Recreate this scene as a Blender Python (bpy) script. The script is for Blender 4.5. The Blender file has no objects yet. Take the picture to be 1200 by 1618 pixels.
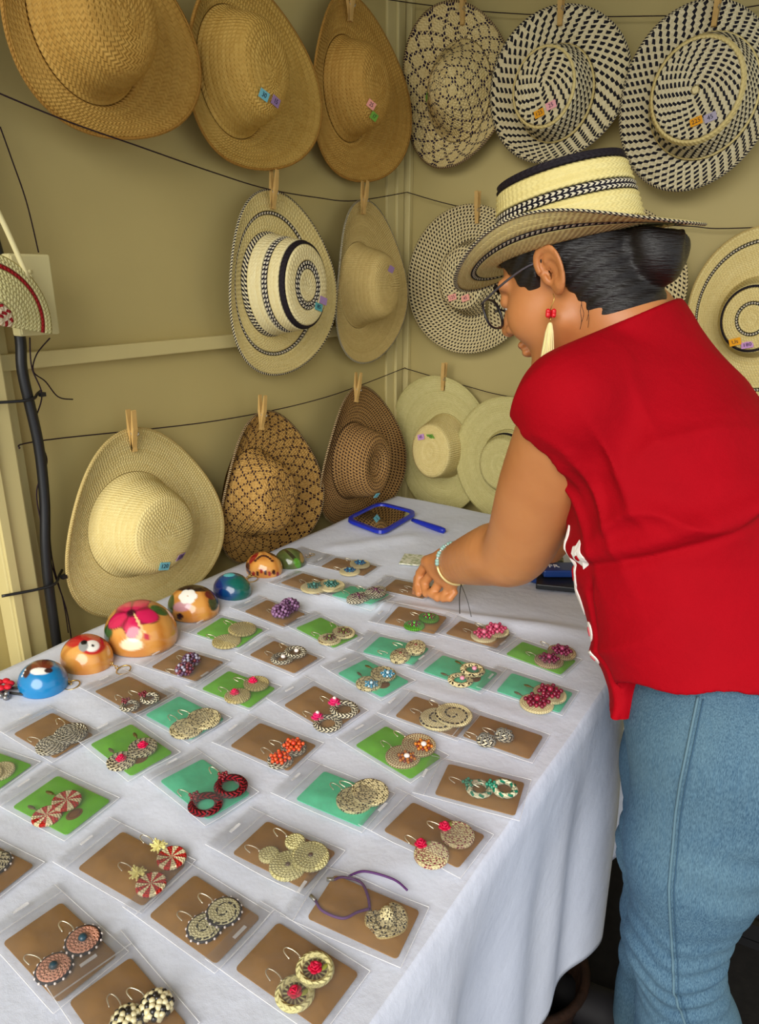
import bpy, bmesh, math, random
import numpy as np
from mathutils import Vector, Matrix, noise

scene = bpy.context.scene
COL = scene.collection
PI = math.pi

# ---------------------------------------------------------------- camera
cam_data = bpy.data.cameras.new('camera')
cam = bpy.data.objects.new('camera', cam_data)
COL.objects.link(cam)
cam.location = (0.0, 0.0, 1.37)
cam.rotation_euler = (math.radians(90 - 18.1), 0.0, math.radians(34.1))
cam_data.sensor_fit = 'HORIZONTAL'
cam_data.sensor_width = 36.0
cam_data.lens = 36.0 * 1130.0 / 1200.0
cam_data.clip_start = 0.02
scene.camera = cam

# ---------------------------------------------------------------- light
scene.view_settings.view_transform = 'Standard'
scene.view_settings.look = 'None'
scene.view_settings.gamma = 1.0
scene.view_settings.use_curve_mapping = False
scene.view_settings.exposure = 0.0

world = bpy.data.worlds.new('daylight')
scene.world = world
world.use_nodes = True
wn = world.node_tree.nodes['Background']
wn.inputs['Color'].default_value = (0.92, 0.96, 1.0, 1)
wn.inputs['Strength'].default_value = 0.9

sun_data = bpy.data.lights.new('soft_daylight', 'SUN')
sun_data.energy = 3.5
sun_data.angle = math.radians(50)
sun_data.color = (1.0, 0.965, 0.89)
sun = bpy.data.objects.new('soft_daylight', sun_data)
COL.objects.link(sun)
sd = Vector((-0.27, 0.86, -0.45))          # direction the daylight travels: in through the open front
sun.rotation_euler = sd.to_track_quat('-Z', 'Y').to_euler()

# ---------------------------------------------------------------- helpers
def lin(c):
    c = c / 255.0
    return c / 12.92 if c <= 0.04045 else ((c + 0.055) / 1.055) ** 2.4

def rgb(r, g, b):
    return (lin(r), lin(g), lin(b), 1.0)

class N:
    """Tiny node-graph writer for one material."""
    def __init__(self, name):
        self.m = bpy.data.materials.new(name)
        self.m.use_nodes = True
        self.t = self.m.node_tree
        self.b = self.t.nodes['Principled BSDF']
        self.o = self.t.nodes['Material Output']
    def node(self, kind, **kw):
        n = self.t.nodes.new(kind)
        for k, v in kw.items():
            setattr(n, k, v)
        return n
    def put(self, sock, v):
        if isinstance(v, bpy.types.NodeSocket):
            self.t.links.new(v, sock)
        else:
            sock.default_value = v
    def math(self, op, a, b=0.0, c=None, clamp=False):
        n = self.node('ShaderNodeMath', operation=op, use_clamp=clamp)
        self.put(n.inputs[0], a)
        self.put(n.inputs[1], b)
        if c is not None:
            self.put(n.inputs[2], c)
        return n.outputs[0]
    def mix(self, f, a, b, blend='MIX'):
        n = self.node('ShaderNodeMix', data_type='RGBA', blend_type=blend)
        self.put(n.inputs[0], f)
        self.put(n.inputs[6], a)
        self.put(n.inputs[7], b)
        return n.outputs[2]
    def xyz(self, v):
        n = self.node('ShaderNodeSeparateXYZ')
        self.put(n.inputs[0], v)
        return n.outputs[0], n.outputs[1], n.outputs[2]
    def vec(self, x, y, z=0.0):
        n = self.node('ShaderNodeCombineXYZ')
        self.put(n.inputs[0], x); self.put(n.inputs[1], y); self.put(n.inputs[2], z)
        return n.outputs[0]
    def uv(self, name):
        n = self.node('ShaderNodeUVMap'); n.uv_map = name
        return n.outputs[0]
    def obj(self):
        return self.node('ShaderNodeTexCoord').outputs['Object']
    def noise(self, v, scale, detail=2.0, rough=0.5):
        n = self.node('ShaderNodeTexNoise')
        if v is not None:
            self.put(n.inputs['Vector'], v)
        n.inputs['Scale'].default_value = scale
        n.inputs['Detail'].default_value = detail
        n.inputs['Roughness'].default_value = rough
        return n.outputs['Fac']
    def ramp(self, f, lo, hi):
        n = self.node('ShaderNodeMapRange')
        self.put(n.inputs[0], f)
        n.inputs[1].default_value = lo; n.inputs[2].default_value = hi
        return n.outputs[0]
    def bump(self, h, strength=0.5, dist=0.002):
        n = self.node('ShaderNodeBump')
        self.put(n.inputs['Height'], h)
        n.inputs['Strength'].default_value = strength
        n.inputs['Distance'].default_value = dist
        self.t.links.new(n.outputs[0], self.b.inputs['Normal'])
    def base(self, c, rough=0.6, spec=0.3, metal=0.0):
        self.put(self.b.inputs['Base Color'], c)
        self.b.inputs['Roughness'].default_value = rough
        self.b.inputs['Specular IOR Level'].default_value = spec
        self.b.inputs['Metallic'].default_value = metal
        return self.m

_plain = {}
def plain(c, rough=0.6, spec=0.3, metal=0.0, name='paint'):
    key = (c, rough, spec, metal)
    if key not in _plain:
        _plain[key] = N(name).base(rgb(*c), rough, spec, metal)
    return _plain[key]

class MB:
    """Collects geometry for ONE mesh object."""
    def __init__(self):
        self.v = []; self.f = []
    def add(self, vs, fs, M=None):
        k = len(self.v)
        for p in vs:
            p = Vector(p)
            self.v.append(tuple(M @ p) if M is not None else tuple(p))
        self.f += [tuple(i + k for i in q) for q in fs]
        return self
    def box(self, c, s, M=None, taper=1.0):
        x, y, z = s[0] / 2, s[1] / 2, s[2] / 2
        t = taper
        vs = [(-x, -y, -z), (x, -y, -z), (x, y, -z), (-x, y, -z), (-x*t, -y*t, z), (x*t, -y*t, z), (x*t, y*t, z), (-x*t, y*t, z)]
        vs = [(a + c[0], b + c[1], d + c[2]) for a, b, d in vs]
        return self.add(vs, [(3, 2, 1, 0), (4, 5, 6, 7), (0, 1, 5, 4), (1, 2, 6, 5), (2, 3, 7, 6), (3, 0, 4, 7)], M)
    def tube(self, pts, r, n=6, M=None, closed=False):
        pts = [Vector(p) for p in pts]
        rs = r if isinstance(r, (list, tuple)) else [r] * len(pts)
        vs = []; fs = []
        up = None
        m = len(pts)
        for i, p in enumerate(pts):
            if closed:
                d = pts[(i + 1) % m] - pts[i - 1]
            else:
                d = pts[min(i + 1, m - 1)] - pts[max(i - 1, 0)]
            if d.length < 1e-9:
                d = Vector((0, 0, 1))
            d.normalize()
            if up is None:
                up = Vector((0, 0, 1)) if abs(d.z) < 0.9 else Vector((1, 0, 0))
            s = d.cross(up)
            if s.length < 1e-6:
                s = d.orthogonal()
            s.normalize(); up = s.cross(d).normalized()
            for k in range(n):
                a = 2 * PI * k / n
                vs.append(p + (s * math.cos(a) + up * math.sin(a)) * rs[i])
        for i in range(m if closed else m - 1):
            j = (i + 1) % m
            for k in range(n):
                l = (k + 1) % n
                fs.append((i * n + k, i * n + l, j * n + l, j * n + k))
        if not closed:
            fs.append(tuple(range(n))[::-1]); fs.append(tuple((m - 1) * n + k for k in range(n)))
        return self.add(vs, fs, M)
    def lathe(self, prof, n=24, M=None, close=False):
        """prof: (r, z) from axis outward; r == 0 collapses to a point."""
        vs = []; fs = []; idx = []
        for r, z in prof:
            if r < 1e-7:
                idx.append([len(vs)] * n); vs.append((0, 0, z))
            else:
                idx.append(list(range(len(vs), len(vs) + n)))
                vs += [(r * math.cos(2 * PI * k / n), r * math.sin(2 * PI * k / n), z) for k in range(n)]
        for a, b in zip(idx[:-1], idx[1:]):
            for k in range(n):
                l = (k + 1) % n
                q = []
                for i in (a[k], b[k], b[l], a[l]):
                    if i not in q:
                        q.append(i)
                if len(q) > 2:
                    fs.append(tuple(q))
        return self.add(vs, fs, M)
    def ball(self, c, r, n=8, m=5, M=None):
        s = r if isinstance(r, (tuple, list)) else (r, r, r)
        prof = [(math.sin(PI * i / m), -math.cos(PI * i / m)) for i in range(m + 1)]
        k = len(self.v)
        self.lathe(prof, n)
        for i in range(k, len(self.v)):
            p = Vector((self.v[i][0] * s[0] + c[0], self.v[i][1] * s[1] + c[1], self.v[i][2] * s[2] + c[2]))
            self.v[i] = tuple(M @ p) if M is not None else tuple(p)
        return self
    def prism(self, poly, z0, z1, M=None):
        n = len(poly)
        vs = [(x, y, z0) for x, y in poly] + [(x, y, z1) for x, y in poly]
        fs = [tuple(range(n))[::-1], tuple(range(n, 2 * n))] + [(i, (i + 1) % n, n + (i + 1) % n, n + i) for i in range(n)]
        return self.add(vs, fs, M)
    def mesh(self, name, mat, smooth=False):
        me = bpy.data.meshes.new(name)
        me.from_pydata(self.v, [], self.f)
        me.materials.append(mat)
        if smooth:
            me.polygons.foreach_set('use_smooth', [True] * len(me.polygons))
        me.update()
        return me
    def build(self, name, mat, parent=None, smooth=False, bevel=0.0):
        me = self.mesh(name, mat, smooth)
        if bevel > 0:
            bm = bmesh.new(); bm.from_mesh(me)
            bmesh.ops.bevel(bm, geom=bm.edges[:], offset=bevel, segments=2, affect='EDGES', profile=0.5)
            bm.to_mesh(me); bm.free()
        return put(name, me, parent)

def put(name, me, parent=None, M=None):
    o = bpy.data.objects.new(name, me)
    COL.objects.link(o)
    if parent is not None:
        o.parent = parent
    if M is not None:
        o.matrix_basis = M
    return o

def tag(o, label=None, cat=None, group=None, kind=None):
    if label: o['label'] = label
    if cat: o['category'] = cat
    if group: o['group'] = group
    if kind: o['kind'] = kind
    return o

def empty(name, M):
    o = bpy.data.objects.new(name, None)
    o.empty_display_size = 0.02
    COL.objects.link(o)
    o.matrix_basis = M
    return o

def frame(origin, a, b, c):
    """matrix with local axes a, b, c (world vectors) at origin"""
    a, b, c = Vector(a), Vector(b), Vector(c)
    return Matrix(((a.x, b.x, c.x, origin[0]), (a.y, b.y, c.y, origin[1]), (a.z, b.z, c.z, origin[2]), (0, 0, 0, 1)))

_text_cache = {}
def text_mesh(txt, size, mat, extrude=0.0004):
    cu = bpy.data.curves.new('lettering', 'FONT')
    cu.body = txt; cu.size = size; cu.extrude = extrude
    cu.align_x = 'CENTER'; cu.align_y = 'CENTER'; cu.resolution_u = 2
    o = bpy.data.objects.new('lettering', cu)
    COL.objects.link(o)
    dg = bpy.context.evaluated_depsgraph_get()
    me = bpy.data.meshes.new_from_object(o.evaluated_get(dg))
    bpy.data.objects.remove(o); bpy.data.curves.remove(cu)
    me.materials.clear(); me.materials.append(mat)
    return me

def catmull(pts, per):
    pts = [Vector(p) for p in pts]
    out = []
    for i in range(len(pts) - 1):
        p0 = pts[max(i - 1, 0)]; p1 = pts[i]; p2 = pts[i + 1]; p3 = pts[min(i + 2, len(pts) - 1)]
        for k in range(per):
            t = k / per
            out.append(0.5 * ((2 * p1) + (p2 - p0) * t + (2 * p0 - 5 * p1 + 4 * p2 - p3) * t * t + (3 * p1 - p0 - 3 * p2 + p3) * t ** 3))
    out.append(pts[-1])
    return out

def sstep(a, b, x):
    t = min(1.0, max(0.0, (x - a) / (b - a)))
    return t * t * (3 - 2 * t)

# ================================================================ the setting
XW, YW = -1.22, 1.93              # booth walls: left wall plane x = XW, right (far) wall plane y = YW

def wall_paint(name, c):
    g = N(name)
    o = g.obj()
    n = g.noise(o, 2.2, 4.0)
    n2 = g.noise(o, 60.0, 2.0)
    col = g.mix(g.ramp(n, 0.3, 0.75), rgb(*c), rgb(*[int(v * 0.93) for v in c]))
    m = g.base(col, 0.5, 0.35)
    g.bump(n2, 0.06, 0.002)
    return m
M_WALL = wall_paint('khaki_wall_paint', (195, 178, 118))
M_TRIM = wall_paint('cream_trim_paint', (212, 197, 138))
M_BOX = wall_paint('cream_box_enamel', (214, 204, 150))
M_ROOF = wall_paint('unseen_roof_canvas', (206, 200, 180))
gf = N('dark_ground')
fn = gf.noise(gf.obj(), 40.0, 5.0)
gf.base(gf.mix(fn, rgb(14, 13, 12), rgb(34, 31, 28)), 0.9, 0.2)
gf.bump(fn, 0.4, 0.004)
M_FLOOR = gf.m

def struct(o):
    return tag(o, kind='structure')

struct(MB().box((0.4, 0.2, -0.03), (4.4, 4.6, 0.06)).build('floor', M_FLOOR))
struct(MB().box((XW - 0.02, 0.35, 1.2), (0.04, 3.2, 2.4)).build('wall_left', M_WALL))
struct(MB().box((0.2, YW + 0.02, 1.2), (2.92, 0.04, 2.4)).build('wall_right', M_WALL))
struct(MB().box((0.2, 0.75, 2.43), (3.0, 2.5, 0.04)).build('unseen_light_roof', M_ROOF))  # unseen roof, added to block light from overhead
# horizontal rail, upright post on the left wall, corner cover strips
struct(MB().box((XW + 0.012, 1.215, 1.2355), (0.024, 1.15, 0.028)).build('trim_1', M_TRIM, bevel=0.002))
struct(MB().box((XW + 0.012, 0.27, 1.2355), (0.024, 0.62, 0.028)).build('trim_2', M_TRIM, bevel=0.002))
post = struct(MB().box((XW + 0.02, 0.612, 1.2), (0.04, 0.055, 2.398)).build('trim_3', M_TRIM, bevel=0.003))
MB().box((XW + 0.008, 0.652, 1.2), (0.016, 0.024, 2.396)).build('edge_strip', M_TRIM, post)
MB().box((XW + 0.044, 0.595, 1.2), (0.008, 0.014, 2.396)).build('edge_strip', M_TRIM, post)
cor = struct(MB().box((XW + 0.004, 1.868, 1.2), (0.008, 0.075, 2.398)).build('trim_4', M_TRIM, bevel=0.001))
MB().box((XW + 0.013, 1.885, 1.2), (0.010, 0.034, 2.396)).build('corner_bead', M_TRIM, cor, bevel=0.002)
MB().box((XW + 0.017, 1.920, 1.2), (0.030, 0.018, 2.396)).build('corner_bead', M_TRIM, cor, bevel=0.002)

# ---------------------------------------------------------------- wall fittings
M_BLACK = plain((20, 20, 22), 0.42, 0.5, name='black_plastic')
M_STRING = plain((48, 36, 40), 0.9, 0.1, name='dark_twine')
M_BRASS = plain((205, 170, 95), 0.32, 0.6, 0.9, name='gold_wire')
M_STEEL = plain((170, 168, 160), 0.35, 0.6, 0.9, name='steel_wire')

bx = MB().box((0, 0, 0), (0.022, 0.07, 0.125)).build('junction_box', M_BOX, None, bevel=0.003)
bx.location = (XW + 0.079, 0.683, 1.344)
tag(bx, 'cream metal electrical box fixed over the post at the left edge', 'electrical box')
MB().box((0.0115, 0, 0), (0.003, 0.064, 0.119)).build('cover_plate', M_BOX, bx, bevel=0.0008)
for dz in (0.028, 0.036):
    MB().lathe([(0, 0.002), (0.003, 0.0012), (0.0034, 0)], 10, frame((0.013, -0.004, dz), (0, 1, 0), (0, 0, 1), (1, 0, 0))).build('screw', M_BOX, bx, True)

cb = MB().tube(catmull([(XW + 0.052, 0.640, 2.36), (XW + 0.052, 0.640, 1.75), (XW + 0.054, 0.642, 1.50), (XW + 0.052, 0.668, 1.30), (XW + 0.052, 0.664, 1.22), (XW + 0.053, 0.672, 1.10), (XW + 0.053, 0.668, 1.0), (XW + 0.053, 0.655, 0.9), (XW + 0.053, 0.650, 0.78), (XW + 0.053, 0.648, 0.4), (XW + 0.053, 0.646, 0.02)], 8), 0.0088, 12).build('power_cable', M_BLACK, None, True)
tag(cb, 'thick black power cable running down the post at the left', 'cable')
for z, y0 in ((1.178, 0.6), (0.845, 0.59)):
    t = MB().tube(catmull([(XW + 0.044, y0 - 0.02, z + 0.002), (XW + 0.062, y0 + 0.035, z - 0.001), (XW + 0.068, y0 + 0.065, z), (XW + 0.05, y0 + 0.085, z + 0.004), (XW + 0.034, y0 + 0.102, z + 0.006)], 6), 0.0026, 6).build('cable_tie', M_BLACK, None, True)
    MB().box((XW + 0.06, y0 + 0.088, z + 0.004), (0.009, 0.009, 0.007)).build('tie_lock', M_BLACK, t)
    tag(t, 'black cable tie on the post %s' % ('just below the horizontal rail' if z > 1 else 'low down near the tabletop'), 'cable tie', 'cable ties')

def wire(name, pts, r, label, group=None, mat=None, per=8):
    o = MB().tube(catmull(pts, per), r, 5).build(name, mat or M_STRING, None, True)
    return tag(o, label, 'string', group)
xs = XW + 0.03
wire('loose_twine', [(-1.1900, 0.7008, 1.5949), (-1.1900, 0.7120, 1.5516), (-1.1900, 0.7272, 1.4878), (-1.1900, 0.7360, 1.4111)], 0.0012, 'thin dark twine hanging above the electrical box')
wire('loose_twine', [(-1.1450, 0.6720, 1.2783), (-1.1500, 0.6706, 1.2302), (-1.1600, 0.6869, 1.1801), (-1.1700, 0.6685, 1.1275), (-1.1750, 0.6789, 1.1007), (-1.1750, 0.6871, 1.0616), (-1.1700, 0.6579, 1.0171), (-1.1700, 0.6573, 0.9529), (-1.1750, 0.6685, 0.8628), (-1.1750, 0.6818, 0.7810), (-1.1750, 0.6837, 0.7136)], 0.0013, 'long dark twine dangling beside the black cable')
wire('loose_twine', [(-1.1600, 0.7166, 1.2738), (-1.1700, 0.6945, 1.2477), (-1.1700, 0.6844, 1.2202), (-1.1750, 0.7063, 1.2003), (-1.1800, 0.7289, 1.1707), (-1.1900, 0.7628, 1.1608)], 0.0012, 'short curled dark twine end over the rail')
wire('loose_twine', [(-1.1750, 0.6789, 1.1007), (-1.1750, 0.6777, 0.9938), (-1.1750, 0.6698, 0.8872), (-1.1750, 0.6787, 0.7952), (-1.1750, 0.6793, 0.7290)], 0.0011, 'second dark twine strand hanging beside the cable bottom')
# lines the hats are pegged to
wire('hanging_line', [(-1.0700, 0.5875, 1.6263), (-1.0700, 0.6372, 1.6143), (-1.0700, 0.7418, 1.5949), (-1.0800, 0.8631, 1.5817), (-1.1200, 1.0677, 1.5664), (-1.1600, 1.2701, 1.5559), (-1.1800, 1.4701, 1.5556), (xs, 1.64, 1.562), (xs, 1.90, 1.605)], 0.0013, 'dark hanging line across the left wall above the middle hats', 'hat lines')
wire('hanging_line', [(xs + 0.045, 0.625, 1.102), (xs, 0.70, 1.097), (xs, 1.112, 1.067), (xs, 1.5, 1.068), (xs, 1.90, 1.107)], 0.0013, 'dark hanging line across the left wall above the bottom hats', 'hat lines')
wire('hanging_line', [(xs, 0.62, 2.06), (xs, 1.2, 2.0), (xs, 1.6, 2.02), (xs, 1.90, 2.07)], 0.0013, 'dark hanging line along the top of the left wall', 'hat lines')
ys = YW - 0.03
wire('hanging_line', [(-1.19, ys, 1.605), (-1.02, ys, 1.559), (-0.75, ys, 1.51), (-0.431, ys, 1.488), (-0.29, ys, 1.478), (0.2, ys, 1.49)], 0.0013, 'dark hanging line across the right wall behind the seller', 'hat lines')
wire('hanging_line', [(-1.19, ys, 1.105), (-0.98, ys, 1.068), (-0.813, ys, 1.047), (-0.4, ys, 1.03), (0.2, ys, 1.06)], 0.0013, 'dark hanging line across the right wall above the lowest hats', 'hat lines')
wire('hanging_line', [(-1.19, ys, 2.07), (-0.923, ys, 2.002), (-0.6, ys, 1.94), (-0.325, ys, 1.914), (0.2, ys, 1.94)], 0.0013, 'dark hanging line along the top of the right wall', 'hat lines')

# ================================================================ straw materials
def straw(name, c1, c2, cd=(25, 20, 22), mode='plain', rough=0.7, bump=0.55, K=1.0):
    """Braided straw. UV 'cell': one unit = one plait across, one braid row up; UV 'ring': lattice coordinates."""
    g = N(name)
    u, v, _ = g.xyz(g.uv('cell'))
    fu = g.math('FRACT', u); fv = g.math('FRACT', v)
    iu = g.math('FLOOR', u); iv = g.math('FLOOR', v)
    fib = g.noise(g.vec(g.math('MULTIPLY', u, 0.35), g.math('MULTIPLY', v, 3.0)), 1.0, 3.0)
    cell = g.node('ShaderNodeTexWhiteNoise', noise_dimensions='2D')
    g.put(cell.inputs[0], g.vec(iu, iv))
    rown = g.node('ShaderNodeTexWhiteNoise', noise_dimensions='1D')
    g.put(rown.inputs['W'], iv)
    big = g.noise(g.obj(), 14.0, 2.0)
    k = g.math('ADD', g.math('MULTIPLY', fib, 0.55), g.math('ADD', g.math('MULTIPLY', cell.outputs[0], 0.14), g.math('MULTIPLY', rown.outputs[0], 0.22)))
    k = g.math('ADD', k, g.math('MULTIPLY', big, 0.15))
    col = g.mix(g.ramp(k, 0.25, 0.95), rgb(*c1), rgb(*c2))
    tri = g.math('ABSOLUTE', g.math('SUBTRACT', fv, 0.5))            # 0 in the middle of the braid, .5 at its edges
    mask = None
    par = g.math('MODULO', g.math('ABSOLUTE', g.math('ADD', iu, iv)), 2.0)
    if mode == 'check':
        skew = g.math('FRACT', g.math('ADD', u, g.math('MULTIPLY', g.math('SUBTRACT', fv, 0.5), 0.7)))
        iu2 = g.math('FLOOR', g.math('ADD', u, g.math('MULTIPLY', g.math('SUBTRACT', fv, 0.5), 0.7)))
        par = g.math('MODULO', g.math('ABSOLUTE', g.math('ADD', iu2, iv)), 2.0)
        d = g.math('ABSOLUTE', g.math('SUBTRACT', skew, 0.5))
        blob = g.math('LESS_THAN', g.math('ADD', g.math('MULTIPLY', d, 0.8), g.math('MULTIPLY', tri, 0.75)), 0.46)
        mask = g.math('MULTIPLY', g.math('GREATER_THAN', par, 0.5), blob)
        ex = g.math('MULTIPLY', g.math('LESS_THAN', par, 0.5), g.math('LESS_THAN', g.math('ADD', skew, tri), 0.12))
        mask = g.math('MAXIMUM', mask, ex)
    elif mode == 'dots':
        sh = g.math('ADD', u, g.math('MULTIPLY', g.math('MODULO', g.math('ABSOLUTE', iv), 2.0), 0.5))
        s = g.math('FRACT', g.math('ADD', sh, g.math('MULTIPLY', fv, 0.5)))
        d1 = g.math('LESS_THAN', g.math('ABSOLUTE', g.math('SUBTRACT', s, 0.5)), 0.24)
        mask = g.math('MULTIPLY', d1, g.math('LESS_THAN', tri, 0.30))
    elif mode == 'lattice':
        a, b, _ = g.xyz(g.uv('ring'))
        s1 = g.math('LESS_THAN', g.math('FRACT', g.math('ADD', a, b)), 0.22)
        s2 = g.math('LESS_THAN', g.math('FRACT', g.math('SUBTRACT', a, b)), 0.22)
        dash = g.math('MULTIPLY', g.math('LESS_THAN', tri, 0.33), g.math('LESS_THAN', g.math('ABSOLUTE', g.math('SUBTRACT', g.math('FRACT', g.math('ADD', u, g.math('MULTIPLY', fv, 0.5))), 0.5)), 0.40))
        mask = g.math('MULTIPLY', g.math('MAXIMUM', s1, s2), dash)
    elif mode == 'stitch':            # two-colour edge binding
        s = g.math('FRACT', g.math('ADD', u, g.math('MULTIPLY', fv, 0.8)))
        mask = g.math('LESS_THAN', s, 0.52)
    elif mode == 'chain':             # white zigzag on a black band
        s = g.math('FRACT', g.math('ADD', u, tri))
        mask = g.math('SUBTRACT', 1.0, g.math('MULTIPLY', g.math('LESS_THAN', s, 0.55), g.math('LESS_THAN', tri, 0.34)))
    elif mode == 'solid':
        mask = None
    elif mode == 'twist':             # black and white rope
        s = g.math('FRACT', g.math('ADD', u, g.math('MULTIPLY', tri, 1.6)))
        mask = g.math('LESS_THAN', s, 0.48)
    elif mode == 'pinwheel':
        a, b, _ = g.xyz(g.uv('ring'))
        mask = g.math('LESS_THAN', g.math('FRACT', g.math('ADD', g.math('MULTIPLY', a, 7.0 * K), g.math('MULTIPLY', b, 0.06))), 0.5)
    elif mode == 'spiral':
        a, b, _ = g.xyz(g.uv('ring'))
        s = g.math('FRACT', g.math('ADD', a, g.math('MULTIPLY', b, 0.66 * K)))
        mask = g.math('MULTIPLY', g.math('LESS_THAN', s, 0.2), g.math('LESS_THAN', g.math('FRACT', g.math('MULTIPLY', u, 0.5)), 0.72))
    elif mode == 'rays':
        a, b, _ = g.xyz(g.uv('ring'))
        mask = g.math('MULTIPLY', g.math('LESS_THAN', g.math('FRACT', g.math('ADD', g.math('MULTIPLY', a, 24.0), g.math('MULTIPLY', b, 0.12))), 0.28), 0.6)
    if mask is not None:
        col = g.mix(mask, col, rgb(*cd))
    strand = g.math('SINE', g.math('MULTIPLY', g.math('ADD', u, g.math('MULTIPLY', tri, 1.1)), 2 * PI))
    h = g.math('ADD', g.math('MULTIPLY', strand, 0.35), g.math('SUBTRACT', 0.6, g.math('MULTIPLY', g.math('MULTIPLY', tri, tri), 2.4)))
    h = g.math('ADD', h, g.math('MULTIPLY', fib, 0.5))
    g.base(col, rough, 0.25)
    g.bump(h, min(1.0, bump * 1.5), 0.002)
    return g.m

S_GOLD = straw('golden_straw', (212, 174, 92), (176, 134, 54))
S_GOLD2 = straw('dark_golden_straw', (204, 162, 82), (168, 122, 48))
S_PALE = straw('pale_straw', (232, 214, 150), (208, 184, 112), bump=0.4)
S_BEIGE = straw('beige_straw', (214, 190, 124), (184, 154, 88), bump=0.45)
S_CREAM = straw('cream_straw', (238, 226, 176), (220, 200, 138), bump=0.3)
S_GREENISH = straw('pale_green_straw', (214, 204, 142), (186, 174, 108), bump=0.4)
S_CHECK = straw('black_white_check_straw', (236, 224, 184), (214, 198, 150), (22, 20, 30), 'check')
S_CHECK2 = straw('fine_check_straw', (232, 222, 186), (208, 194, 152), (24, 22, 34), 'check')
S_LATT = straw('cream_lattice_straw', (236, 216, 156), (212, 184, 116), (38, 22, 48), 'lattice', bump=0.7)
S_LATT2 = straw('brown_lattice_straw', (206, 164, 92), (172, 126, 62), (40, 16, 26), 'lattice', bump=0.6)
S_DOTS = straw('cream_dot_straw', (228, 212, 164), (206, 186, 134), (34, 26, 20), 'dots', bump=0.7)
S_DOTS2 = straw('brown_dot_straw', (182, 142, 88), (146, 106, 58), (40, 22, 16), 'dots', bump=0.8)
S_STITCH = straw('black_white_stitch', (236, 226, 190), (220, 205, 160), (24, 20, 34), 'stitch')
S_CHAIN = straw('black_chain_braid', (236, 228, 204), (222, 210, 180), (20, 16, 30), 'chain')
S_BLACK = straw('black_braid', (26, 20, 28), (36, 28, 34), bump=0.3)
S_BIND = straw('straw_binding', (214, 192, 128), (190, 164, 100), bump=0.4)
S_BINDG = straw('golden_binding', (186, 140, 66), (158, 112, 44), bump=0.4)
S_BINDW = straw('brown_stitch', (214, 190, 140), (190, 160, 110), (50, 24, 22), 'stitch')

# ================================================================ hats
def poly_resample(pts, n):
    pts = np.array(pts, float)
    d = np.r_[0, np.cumsum(np.linalg.norm(np.diff(pts, axis=0), axis=1))]
    s = np.linspace(0, d[-1], n + 1)
    return np.stack([np.interp(s, d, pts[:, 0]), np.interp(s, d, pts[:, 1])], 1)

def plen(pts):
    return float(np.linalg.norm(np.diff(np.array(pts, float), axis=0), axis=1).sum())

def woven(rings, rowinfo, na, cw, lat, flip=False):
    """rings: list of (na x 3) arrays, two per braid row plus one. rowinfo: (part, lattice K) per row.
    returns {part: mesh data} with UV maps 'cell' and 'ring'."""
    parts = {}
    for r, (part, K) in enumerate(rowinfo):
        mid = rings[2 * r + 1]
        circ = float(np.linalg.norm(np.roll(mid, -1, 0) - mid, axis=1).sum())
        n = max(4, 2 * round(circ / cw / 2))
        parts.setdefault(part, []).append((r, n, K))
    out = {}
    for part, rows in parts.items():
        vs = []; fs = []; uc = []; ur = []
        for r, n, K in rows:
            for sub in (0, 1):
                k = len(vs)
                A, B = rings[2 * r + sub], rings[2 * r + sub + 1]
                vs += [tuple(p) for p in A] + [tuple(p) for p in B]
                for i in range(na):
                    j = (i + 1) % na
                    q = (k + i, k + na + i, k + na + j, k + j)
                    fs.append(q)
                    for a, v in ((i, sub), (i, sub + 1), (i + 1, sub + 1), (i + 1, sub)):
                        uc += [a / na * n, r + v * 0.5]
                        ur += [a / na * K, (r + v * 0.5) / lat]
        out[part] = (vs, fs, uc, ur)
    return out

def woven_mesh(name, data, mat, weld=True):
    vs, fs, uc, ur = data
    me = bpy.data.meshes.new(name)
    me.from_pydata(vs, [], fs)
    me.uv_layers.new(name='cell').data.foreach_set('uv', uc)
    me.uv_layers.new(name='ring').data.foreach_set('uv', ur)
    me.materials.append(mat)
    bm = bmesh.new(); bm.from_mesh(me)
    bmesh.ops.remove_doubles(bm, verts=bm.verts[:], dist=1e-5)
    for f in bm.faces: f.smooth = True
    bm.to_mesh(me); bm.free()
    return me

PROF = {   # crown profiles: top polyline and side polyline in (r, height), unit = crown base radius / crown height
    'round': ([(0, 1), (0.36, 0.985), (0.58, 0.945), (0.69, 0.88)], [(0.69, 0.88), (0.78, 0.74), (0.87, 0.45), (0.94, 0.18), (1.03, 0.04)]),
    'flat': ([(0, 0.99), (0.4, 1.0), (0.66, 0.99), (0.76, 0.96)], [(0.76, 0.96), (0.81, 0.90), (0.87, 0.6), (0.94, 0.25), (1.0, 0.05)]),
    'dent': ([(0, 0.82), (0.25, 0.86), (0.5, 0.98), (0.7, 0.98)], [(0.7, 0.98), (0.82, 0.88), (0.92, 0.5), (0.97, 0.2), (1.02, 0.05)]),
    'cone': ([(0, 1), (0.2, 0.97), (0.38, 0.88), (0.5, 0.78)], [(0.5, 0.78), (0.68, 0.55), (0.82, 0.32), (0.94, 0.14), (1.06, 0.04)]),
    'pork': ([(0, 0.97), (0.5, 0.97), (0.74, 0.97), (0.80, 0.985)], [(0.80, 0.985), (0.83, 0.95), (0.92, 0.55), (0.965, 0.25), (1.0, 0.04)]),
}

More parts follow.
